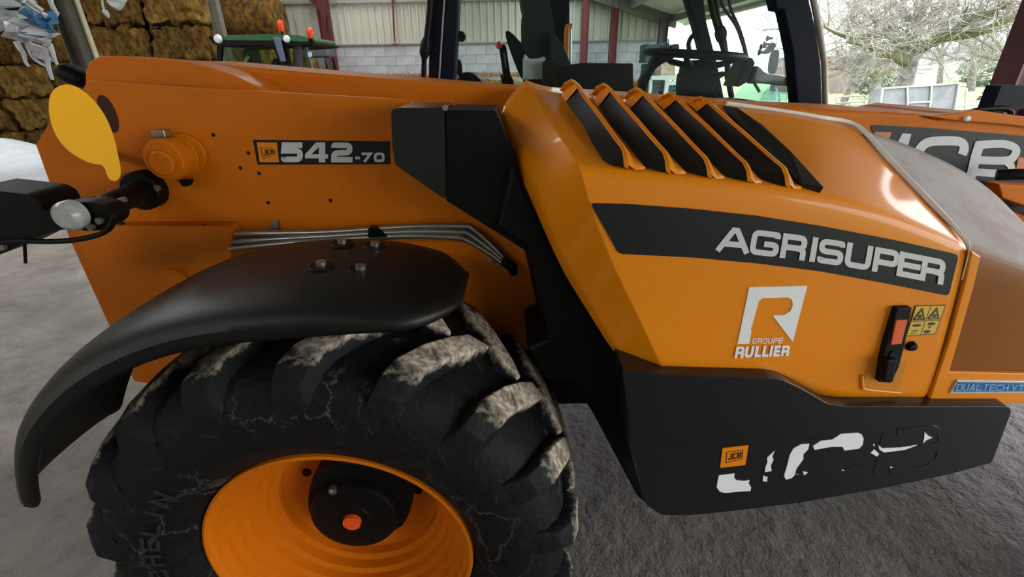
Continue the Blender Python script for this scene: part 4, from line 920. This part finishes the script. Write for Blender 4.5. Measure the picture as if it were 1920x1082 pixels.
drape('white_sheet', [(40, -30), (70, -30), (76, 4), (82, 20), (86, 34), (76, 34), (64, 26), (54, 14), (48, 4)], YH-.02, BAG, bag, 4, .1)
drape('white_sheet', [(52, 60), (66, 80), (84, 90), (92, 104), (96, 116), (90, 118), (84, 112), (76, 112), (66, 104), (58, 84), (50, 74)], YH+.06, mat('lilac_film', (190, 182, 190), .5, bump=.5, bscale=14), bag, 5, .08)
for px in ([(88, 108), (90, 122), (95, 140), (99, 150)], [(30, 78), (38, 92), (44, 100), (48, 116), (54, 124)], [(48, 72), (54, 88), (62, 106), (72, 116), (86, 124)], [(92, 82), (98, 96), (102, 108), (108, 122)], [(90, -20), (96, 6), (104, 20), (108, 28)]):
    tube('torn_strip', [W(u, v, YH+.05) for u, v in curve(px, 4)], [.013*(1-.7*i/(4*(len(px)-1)))+.004 for i in range(4*(len(px)-1)+1)], BAG, bag, 6)
bag2 = empty('plastic_strips', W(200, -60, 4.2), 'small white plastic scraps hanging right of the steel column', 'bags')
drape('white_sheet', [(205, -30), (222, -20), (230, 0), (234, 10), (230, 19), (222, 20), (212, 8), (204, -2)], 4.2, BAG, bag2, 8, .12)
tube('torn_strip', [W(u, v, 4.2) for u, v in curve([(188, -30), (192, 4), (195, 18), (200, 26), (204, 34)], 4)], [.008]*9+[.018]*4+[.014, .01, .006, .003], BAG, bag2, 6)
# sack
mb = MB(); c = Vector((W(-20, 330, 6.6).x, 6.6, 0)); rows = []
for k in range(15):
    t = k/14; z = 1.0*t; rr = .84*(1-.12*abs(2*t-.9)**3)*(1 if t < .55 else math.sqrt(max(.03, 1-((t-.55)/.45)**2*.97))); rows.append([c+Vector(((rr+.03*noise.noise(Vector((3*math.cos(a), 3*math.sin(a), z*4))))*math.cos(a), (rr+.03*noise.noise(Vector((3*math.cos(a), 3*math.sin(a), z*4+5))))*math.sin(a), z+(.05*noise.noise(Vector((3*math.cos(a), 3*math.sin(a), 2))) if t > .8 else 0))) for a in [2*math.pi*i/40 for i in range(40)]])
V, F = loft(rows, True); F.append(list(range(14*40, 15*40)))
sk_ = mk('bulk_bag', V, F, mat('white_woven_bag', (206, 208, 214), .7, var=.12, vscale=5, bump=.35, bscale=9, stretch=(1, 1, 5)), smooth=True, ang=80); tag(sk_, 'big white woven bulk bag on the floor at the left edge', 'sack')
bd_ = box('timber_batten', G(88, 378)+Vector((.1, -.25, .05)), (1.2, .14, .09), mat('pale_timber', (190, 172, 142), .8, var=.2, vscale=6, stretch=(1, 8, 8)), None, .005, Matrix.Rotation(.5, 3, 'Z')); tag(bd_, 'pale timber batten lying in front of the white bulk bag', 'timber')
# ---------------------------------------------------------------- green tractor behind the boom
GRN = mat('tractor_green', (36, 92, 44), .35, coat=.3, var=.08)
TGL = glass('tractor_glass', (.62, .74, .60))
YT = 9.5
tr = empty('tractor', (W(480, 80, YT+.8).x, YT+.9, 0), 'green tractor with two orange beacons parked beyond the boom', 'tractor')
plate('cab_roof', rounded([(402, 78), (412, 70), (430, 66), (500, 64), (560, 66), (576, 70), (578, 78), (560, 80), (500, 80), (420, 82)], 4), YT, 1.5, GRN, tr, .05)
plate('roof_rim', rounded([(390, 68), (404, 67), (420, 75), (520, 76), (580, 78), (580, 84), (520, 88), (470, 84), (416, 88), (398, 80)], 3), YT-.03, 1.56, BLK, tr, .02)
MB().lathe([(0, -.03), (.06, -.02), (.075, .02)], W(408, 73, YT-.05), 16).obj('roof_lamp', WHT, tr, smooth=True)
MB().lathe([(0, -.03), (.05, -.02), (.06, .02)], W(537, 73, YT-.05), 16).obj('roof_lamp', WHT, tr, smooth=True)
plate('rear_cab_post', [(406, 84), (416, 84), (414, 150), (406, 150)], YT, .08, BLK, tr, .01)
plate('cab_post', [(506, 72), (524, 70), (534, 116), (540, 135), (534, 137), (520, 110)], YT, .08, BLK, tr, .01)
plate('mirror', [(511, 70), (524, 70), (535, 115), (526, 116)], YT-.12, .05, mat('mirror_back', (92, 104, 124), .3), tr, .01)
plate('cab_post', [(528, 76), (536, 76), (548, 136), (536, 136)], YT-.02, .06, BLK, tr, .01)
plate('exhaust_guard', [(548, 70), (560, 68), (562, 90), (566, 136), (550, 136)], YT+.1, .12, mat('exhaust_grey', (62, 60, 66), .5), tr, .02)
plate('cab_post', [(568, 86), (574, 84), (588, 138), (580, 138)], YT+.6, .06, mat('tractor_grey_post', (112, 130, 136), .5), tr, .01)
plate('side_window', [(416, 86), (506, 88), (520, 112), (526, 150), (414, 150)], YT+.03, .01, TGL, tr, 0)
plate('rear_window', [(540, 86), (568, 86), (580, 150), (548, 150)], YT+.3, .01, TGL, tr, 0)
plate('tractor_seat', chaikin([(452, 92), (462, 90), (470, 96), (474, 122), (470, 150), (456, 150)], 2), YT+.6, .4, mat('tractor_seat_cloth', (60, 76, 70), .8), tr, .05)
tube('lever_rod', [W(436, 96, YT+.2), W(446, 112, YT+.2), W(458, 124, YT+.2)], .015, BLK, tr, 6)
tube('white_grip', [W(458, 118, YT+.15), W(466, 106, YT+.15)], .03, WHT, tr, 8)
plate('dash_console', chaikin([(508, 118), (514, 108), (522, 112), (526, 122), (520, 128), (508, 128)], 1), YT+.2, .3, BLK, tr, .01)
OB = mat('beacon_orange', (226, 70, 24), .25)
for (u, v, w) in ((526, 48, 1), (582, 62, .95)):
    p = W(u, v, YT+.1); h = .085*w
    bc = MB().lathe([(0, h*1.1), (.035, h), (.056, h*.5), (.06, 0), (.052, -h), (.05, -h*1.1), (0, -h*1.1)], p, 18, 'Z').obj('beacon', OB, tr, smooth=True, ang=50)
    tube('beacon_stalk', [p+Vector((0, 0, -h*1.1)), p+Vector((.0, 0, -.22))], .02, BLK, bc, 8)
plate('side_lamp', rounded([(568, 74), (584, 72), (590, 84), (574, 88)], 3), YT+.1, .1, BLK, tr, .01)
MB().lathe([(0, -.02), (.025, -.02), (.03, .02)], W(572, 78, YT+.09), 10).obj('lamp_glass', WHT, tr, smooth=True)
plate('number_light', [(576, 98), (582, 97), (584, 106), (578, 107)], YT+.1, .04, WHT, tr, 0)
x0 = W(420, 140, YT).x
box('engine_bonnet', (x0-.9, YT+.6, 1.25), (1.7, .8, .6), GRN, tr, .08)
box('tractor_body', (x0+.5, YT+.6, .95), (2.2, .7, .7), BLK, tr, .05)
box('cab_door', (x0+.75, YT+.02, 1.35), (1.6, .06, .5), GRN, tr, .03)
for (xx, r, yy) in ((x0+1.2, .8, YT-.1), (x0+1.2, .8, YT+1.2), (x0-1.3, .58, YT), (x0-1.3, .58, YT+1.15)):
    w = MB().lathe([(r*.5, -.16), (r*.8, -.2), (r*.97, -.14), (r, 0), (r*.97, .14), (r*.8, .2), (r*.5, .16)], (xx, yy, r), 40).obj('tractor_wheel', RUB, tr, smooth=True, ang=50)
    MB().lathe([(0, -.06), (r*.3, -.06), (r*.5, -.15), (r*.52, -.12)], (xx, yy, r), 28).obj('wheel_disc', mat('tractor_yellow', (214, 176, 40), .5), w, smooth=True)
# trailer nose / grey sheet behind the tractor
gb = box('grey_tank', W(594, 98, 12.0), (.7, .5, .22), mat('grey_enamel', (86, 88, 96), .5), None, .04); gb.location.z = 0
tag(gb, 'dark grey metal tank just left of the maroon column', 'tank')
for i, (u, v) in enumerate(((576, 126),)):
    MB().box(W(592, 115, 12.0)+Vector((0, 0, -1.1)), (.6, .4, 1.9)).obj('tank_stand', mat('rusty_brown', (120, 80, 44), .8, var=.4, vscale=10), gb)

# ---- crates and pallets by the corner
TEAL = mat('dark_green_crate', (36, 60, 58), .6, var=.15, vscale=9)
PALE = mat('pale_crate_edge', (196, 200, 192), .6, var=.1)
def crate(px, Y, dep, nsl, label, mm=TEAL):
    a = [W(u, v, Y) for u, v in px]; x0, x1 = min(p.x for p in a), max(p.x for p in a); z0, z1 = min(p.z for p in a), max(p.z for p in a)
    o = empty('slatted_crate', ((x0+x1)/2, Y+dep/2, z0), label, 'crate')
    n = nsl; h = (z1-z0)/n
    for k in range(n):
        box('slat', ((x0+x1)/2, Y, z0+h*(k+.45)), (x1-x0, .03, h*.8), mm, o)
        box('slat', ((x0+x1)/2, Y+dep, z0+h*(k+.45)), (x1-x0, .03, h*.8), mm, o)
    for xx in (x0+.03, x1-.03): box('crate_side', (xx, Y+dep/2, (z0+z1)/2), (.04, dep-.03, z1-z0), mm, o)
    return o
zb = G(1265, 190).z
crate([(1209, 118), (1236, 82)], 11.0, .5, 4, 'dark slatted crate topmost of the pile by the plum column')
crate([(1209, 175), (1236, 119)], 11.0, .5, 5, 'dark slatted crate in the middle of the pile by the plum column')
crate([(1209, 320), (1236, 176)], 11.0, .5, 9, 'dark tall slatted crate at the bottom of the pile by the plum column')
crate([(1222, 172), (1246, 150)], 10.0, .6, 3, 'green slatted crate seen through the cab beside the direction lever')
crate([(1250, 186), (1284, 160)], 10.0, .6, 3, 'green slatted crate seen through the cab left of the steering column')
rk = empty('rack', W(1262, 150, 10.0), 'pale metal rack carrying the green crates near the corner', 'rack'); rk.location.z = 0
for (a, b, c, d) in ((1221, 142, 1284, 149), (1247, 149, 1250, 186), (1250, 152, 1284, 159)):
    p, q = W(a, b, 9.95), W(c, d, 9.95); MB().box((p+q)/2, (abs(q.x-p.x), .08, abs(q.z-p.z))).obj('rack_rail', PALE, rk)
for u in (1222, 1283):
    p = W(u, 150, 9.95); MB().box((p.x, 10.0, p.z/2), (.05, .08, p.z)).obj('rack_leg', PALE, rk)
    MB().box((p.x, 10.6, p.z/2), (.05, .08, p.z)).obj('rack_leg', PALE, rk)
cbx = plate('carton', [(1239, 116), (1266, 116), (1266, 142), (1239, 142)], 10.1, .4, mat('printed_carton', (206, 186, 160), .8, rgb2=(150, 116, 96), vscale=9), None, .005); tag(cbx, 'printed cardboard carton standing on the pale rack', 'carton')
sb = MB(); c = W(1199, 140, 10.5)
for k in range(9): pass
sbm = bale_mesh(.5, .5, .55, 11); sbm.materials.append(STRAW[2]); o = link('straw_bale', sbm, None, None, (c.x, 10.6, .28)); tag(o, 'small straw bale on the floor beside the dark crates', 'straw bale')
sbm2 = link('straw_bale', sbm, None, None, (c.x, 10.6, 1.22)); tag(sbm2, 'small straw bale perched higher beside the dark crates', 'straw bale')
pl = box('pallet_box', (c.x, 10.6, .75), (.6, .6, .38), mat('green_plastic_box', (34, 92, 76), .5), None, .02); tag(pl, 'green plastic box between two small straw bales', 'box')

# ---------------------------------------------------------------- outdoors
GRASS = mat('meadow_grass', (118, 130, 80), .95, rgb2=(98, 110, 62), vscale=.9, bump=.6, bscale=20, detail=9)
V, F = terr(-140, 240, -60, 320, 60, 60, .03, .3)
gd = mk('meadow', [(x, y, z-.06) for x, y, z in V], F, GRASS, smooth=True, ang=180); tag(gd, 'pale green meadow outside the barn', kind='structure')
hb = MB(); rows = []
HILL = mat('hazy_hill', (116, 128, 128), .95, rgb2=(98, 110, 106), vscale=.03, detail=8)
for k, (y, hh) in enumerate(((230, 0), (240, 5), (260, 10), (290, 12))):
    rows.append([Vector((x, y, hh*(.8+.35*noise.noise(Vector((x*.012, k*.3, 1)))))) for x in range(-120, 460, 12)])
V, F = loft(rows); hl = mk('hills', V, F, HILL, smooth=True, ang=180); tag(hl, 'low hazy wooded hills on the horizon', kind='structure')

BARK = mat('pale_lichen_bark', (128, 124, 118), .9, rgb2=(78, 74, 70), vscale=6, bump=.6, bscale=20)
MOSS = mat('mossy_bark', (88, 92, 36), .95, rgb2=(84, 80, 70), vscale=4, bump=.7, bscale=16)
TWIG = mat('pale_twigs', (150, 146, 138), .9, rgb2=(86, 82, 76), vscale=1.5)
TWD = mat('grey_twigs', (132, 128, 124), .9)
def twigs(mb, p, d, L, r, lev, rg, droop=.0):
    n = 4; pts = [p.copy()]; rr = [r]
    for k in range(n):
        d = (d+Vector((rg.uniform(-1, 1), rg.uniform(-1, 1), rg.uniform(-1, 1)))*.28+Vector((0, 0, droop))).normalized()
        p = p+d*(L/n); pts.append(p.copy()); rr.append(r*(1-.55*(k+1)/n))
    mb.tube(pts, rr, 4 if lev < 2 else 3, False)
    if lev > 0:
        for k in range(rg.randint(4, 6)):
            t = rg.uniform(.2, 1.); i = min(n-1, int(t*n)); q = pts[i].lerp(pts[i+1], t*n-i)
            a = Vector((rg.uniform(-1, 1), rg.uniform(-1, 1), rg.uniform(-.7, 1))).normalized()
            twigs(mb, q, (d*.7+a*.95).normalized(), L*rg.uniform(.45, .7), max(.006, rr[i]*.55), lev-1, rg, droop)
def tree(name, label, trunk, limbs, Y, seed, lev=2, twm=TWIG, nsp=5, L0=1.6, group=None):
    """trunk / limbs: lists of (u, v, depth offset, radius)"""
    rg = random.Random(seed); P = lambda q: W(q[0], q[1], Y+q[2])
    base = P(trunk[0]); root = empty(name, (base.x, base.y, 0), label, 'tree', group)
    tp = [P(q) for q in trunk]; tp[0].z = -.1
    sm = [Vector(q[:3]) for q in curve([(*p, q[3]) for p, q in zip(tp, trunk)], 4)]; sr = [q[3] for q in curve([(*p, q[3]) for p, q in zip(tp, trunk)], 4)]
    MB().tube(sm, sr, 12).obj('trunk', BARK, root, smooth=True, ang=80)
    mb = MB()
    for l in limbs:
        lp = [P(q) for q in l]; c = curve([(*p, q[3]) for p, q in zip(lp, l)], 4)
        MB().tube([Vector(q[:3]) for q in c], [q[3] for q in c], 9).obj('limb', MOSS if l[0][3] > .07 else BARK, root, smooth=True, ang=80)
        for i, q in enumerate(c):
            if i < 2: continue
            for s in range(nsp):
                a = Vector((rg.uniform(-1, 1), rg.uniform(-1, 1), rg.uniform(-.35, 1))).normalized(); t = (Vector(c[min(i+1, len(c)-1)][:3])-Vector(c[i-1][:3])).normalized()
                twigs(mb, Vector(q[:3]), (a+t*.5).normalized(), L0*rg.uniform(.5, 1.1), .022, lev, rg)
    tw = mb.obj('twigs', twm, root); tw['kind'] = 'stuff'
    return root
tree('orchard_tree', 'old bare tree with mossy spreading limbs beside the grey feeder', [(1690, 200, 0, .30), (1698, 150, 0, .24), (1706, 112, 0, .25), (1712, 98, 0, .26)],
     [[(1712, 100, 0, .2), (1740, 82, -.3, .17), (1775, 70, -.8, .15), (1830, 62, -1.4, .11), (1880, 42, -2, .08), (1935, 15, -2.4, .04)],
      [(1775, 70, -.8, .11), (1800, 48, -1.2, .09), (1850, 28, -1.6, .07), (1900, 0, -2, .05)],
      [(1706, 112, 0, .18), (1690, 95, .2, .14), (1672, 72, .4, .13), (1660, 50, .5, .11), (1640, 38, .2, .08), (1600, 10, 0, .04)],
      [(1704, 116, 0, .17), (1680, 108, -.4, .13), (1655, 96, -.8, .1), (1622, 84, -1.2, .07), (1590, 78, -1.8, .04)],
      [(1668, 68, .4, .12), (1640, 66, -.3, .10), (1600, 70, -1, .08), (1565, 60, -1.6, .05), (1545, 48, -2, .03)],
      [(1712, 98, 0, .2), (1708, 66, .4, .16), (1716, 46, .7, .13), (1730, 10, .8, .09), (1740, -50, .8, .05)],
      [(1716, 50, .7, .1), (1690, 20, 1, .08), (1660, -20, 1.2, .06), (1640, -70, 1.2, .03)],
      [(1716, 60, .5, .1), (1760, 20, .3, .08), (1800, -20, .1, .06), (1840, -70, 0, .03)]], 16.5, 11, 2, TWIG, 2, 1.8)
tree('young_tree', 'leaning pale young tree in front of the dark barn wall', [(1580, 192, 0, .17), (1592, 165, 0, .14), (1602, 136, 0, .11)],
     [[(1602, 136, 0, .09), (1612, 118, 0, .06), (1630, 100, .3, .03)], [(1602, 136, 0, .08), (1590, 112, 0, .05), (1570, 100, 0, .03)], [(1600, 140, 0, .06), (1580, 130, 0, .04), (1550, 130, 0, .02)]], 22, 12, 1, TWIG, 3, 1.4)
tree('young_tree', 'short forked tree left of the mossy old tree', [(1638, 194, 0, .2), (1642, 165, 0, .16), (1643, 146, 0, .15)],
     [[(1643, 146, 0, .11), (1625, 136, 0, .07), (1600, 128, 0, .04)], [(1643, 146, 0, .11), (1660, 136, 0, .08), (1690, 128, 0, .05)], [(1643, 146, 0, .11), (1646, 120, 0, .07), (1650, 95, 0, .03)]], 21, 13, 1, TWIG, 3, 1.4)
tree('far_tree', 'fine-branched bare tree seen through the windscreen', [(1530, 160, 0, .3), (1530, 100, 0, .25), (1528, 60, 0, .2)],
     [[(1528, 70, 0, .12), (1500, 40, 0, .08), (1470, 15, 0, .05), (1440, 5, 0, .02)], [(1528, 70, 0, .12), (1495, 70, 0, .07), (1460, 55, 0, .04), (1430, 58, 0, .02)], [(1528, 80, 0, .1), (1490, 92, 0, .05), (1455, 90, 0, .02)], [(1528, 60, 0, .1), (1490, 0, 0, .07), (1450, -30, 0, .04)]], 30, 14, 2, TWD, 2, 2.0)
for i, (u, Y, lab) in enumerate(((1820, 34, 'pale bare tree at the right behind the fence rails'), (1880, 30, 'pale bare tree nearest the dark red column'), (1760, 44, 'distant bare tree above the white shed'))):
    tree('orchard_tree', lab, [(u, 190-Y*.6, 0, .25), (u+4, 130, 0, .2), (u+6, 100, 0, .16)],
         [[(u+6, 102, 0, .1), (u-20, 70, 0, .06), (u-50, 50, 0, .03)], [(u+6, 102, 0, .1), (u+30, 70, 0, .06), (u+50, 50, 0, .03)], [(u+6, 100, 0, .1), (u+10, 60, 1, .06), (u, 20, 1, .03)], [(u+5, 115, 0, .08), (u-30, 108, 1, .05), (u-60, 100, 1, .02)], [(u+5, 115, 0, .08), (u+36, 108, 1, .05), (u+60, 104, 1, .02)]], Y, 20+i, 2, TWIG, 3, 2.2)

# buildings
bh = empty('barn', (W(1585, 170, 34).x, 36, 0), 'low old barn with grey-brown roof and dark boarded front', 'building')
plate('roof', [(1500, 132), (1606, 132), (1640, 178), (1500, 178)], 34, .3, mat('stone_tile_roof', (112, 100, 94), .9, rgb2=(92, 82, 76), vscale=2, bump=.4, bscale=8), bh, 0)
plate('boarded_wall', [(1558, 178), (1626, 178), (1626, 194), (1558, 194)], 34.4, .2, mat('dark_boards', (86, 60, 52), .9, var=.3, vscale=4, stretch=(8, 1, 1)), bh, 0)
plate('white_wall', [(1500, 170), (1552, 170), (1556, 178), (1556, 198), (1500, 198)], 33.6, .3, mat('limewash', (196, 192, 186), .9), bh, 0)
p0, p1 = W(1500, 178, 35), W(1640, 200, 35)
box('barn_body', ((p0.x+p1.x)/2, 37, 1.0), (p1.x-p0.x, 4.5, 2.4), bpy.data.materials['dark_boards'], bh)
sh = empty('white_shed', (W(1725, 150, 40).x, 41, 0), 'pale plastered shed behind the mossy tree', 'building')
q0, q1 = W(1702, 165, 40), W(1750, 128, 40)
box('shed_wall', ((q0.x+q1.x)/2, 41.2, q1.z/2), (q1.x-q0.x, 2.4, q1.z), bpy.data.materials['limewash'], sh)
box('shed_roof', ((q0.x+q1.x)/2, 41.2, q1.z+.1), (q1.x-q0.x+.4, 2.8, .2), mat('pale_roof', (206, 198, 200), .8), sh)
hs = empty('shrub', (W(1630, 190, 28).x, 28, 0), 'round green shrub behind the forked tree', 'shrub')
def bush(parent, c, r, m, seed, n=700):
    rg = random.Random(seed); mb = MB()
    for k in range(n):
        d = Vector((rg.gauss(0, 1), rg.gauss(0, 1), rg.gauss(0, 1))).normalized()*r*rg.uniform(.6, 1); p = c+Vector((d.x, d.y, d.z*.8)); s = r*.13
        a = Vector((rg.uniform(-1, 1), rg.uniform(-1, 1), rg.uniform(-1, 1))).normalized(); b = a.orthogonal().normalized()
        mb.add([p-a*s, p+b*s*.6, p+a*s, p-b*s*.6], [(0, 1, 2, 3)])
    o = mb.obj('foliage', m, parent, recalc=False); o['kind'] = 'stuff'; return o
LEAF = mat('shrub_leaf', (104, 114, 92), .8, rgb2=(76, 90, 70), vscale=3)
bush(hs, Vector((hs.location.x, 28, .8)), 1.0, LEAF, 1)
hs2 = empty('shrub', (W(1660, 180, 30).x, 30, 0), 'green shrub between the forked tree and old tree', 'shrub'); bush(hs2, Vector((hs2.location.x, 30, .9)), 1.1, LEAF, 2)
hs3 = empty('hedge_bush', (W(1840, 160, 40).x, 40, 0), 'yellow-green bush by the fence at the right', 'shrub'); bush(hs3, Vector((hs3.location.x, 40, 1.2)), 1.8, LEAF, 3)

# feeder: three grey sheet bays in a tubular frame
FEED = mat('weathered_zinc', (116, 118, 124), .6, metal=.1, rgb2=(92, 94, 102), vscale=2.2, bump=.2, bscale=12)
ZINC = mat('pale_tube', (150, 150, 148), .5)
fd = empty('feeder', (W(1722, 210, 15).x, 15.3, 0), 'weathered grey sheet-metal cattle feeder on the grass', 'feeder')
YFD = 15.0
for px in ([(1660, 166), (1701, 164), (1699, 212), (1650, 216)], [(1703, 164), (1746, 161), (1742, 209), (1700, 212)], [(1748, 161), (1797, 157), (1788, 206), (1744, 210)]): plate('sheet_panel', px, YFD, .5, FEED, fd, .02)
for px in ([(1658, 166), (1700, 163), (1748, 160), (1798, 156)], [(1701, 163), (1702, 192), (1697, 214)], [(1747, 160), (1745, 190), (1741, 211)], [(1702, 193), (1745, 191)], [(1798, 156), (1790, 208)], [(1656, 166), (1648, 217)]):
    tube('frame_tube', [W(u, v, YFD-.04) for u, v in px], .03, ZINC, fd, 8)
# gate, rails and fence
def rails(name, label, segs, Y, r, cat):
    p = segs[0][0]; o = empty(name, (W(*p, Y).x, Y, 0), label, cat)
    for sg in segs: tube('rail', [W(u, v, Y) for u, v in sg], r, ZINC, o, 6)
    return o
gt = rails('hay_rack', 'low tubular hay rack with wooden legs near the barn', [[(1568, 186), (1572, 182), (1620, 179), (1624, 184)], [(1568, 194), (1622, 190)], [(1567, 200), (1622, 196)], [(1566, 212), (1568, 186)], [(1592, 211), (1593, 192)], [(1618, 212), (1622, 184)], [(1571, 213), (1572, 200)], [(1610, 213), (1611, 200)]], 18, .035, 'rack')
for u in (1580, 1615): plate('wooden_leg', [(u-3, 200), (u+3, 200), (u+3, 214), (u-4, 214)], 18, .1, mat('leg_timber', (150, 112, 86), .9), gt, 0)
rails('field_gate', 'pale tubular field gate right of the grey feeder', [[(1795, 200), (1812, 196), (1850, 196)], [(1812, 166), (1809, 208)], [(1812, 178), (1846, 178)], [(1812, 190), (1846, 190)], [(1793, 187), (1808, 170)], [(1846, 165), (1846, 205)]], 14, .028, 'gate')
st_ = tube('leaning_stake', [W(1830, 192, 14.2), W(1850, 168, 14.2)], .04, mat('dark_stake', (60, 56, 58), .8), None, 6); tag(st_, 'dark leaning stake crossing the field gate', 'stake')
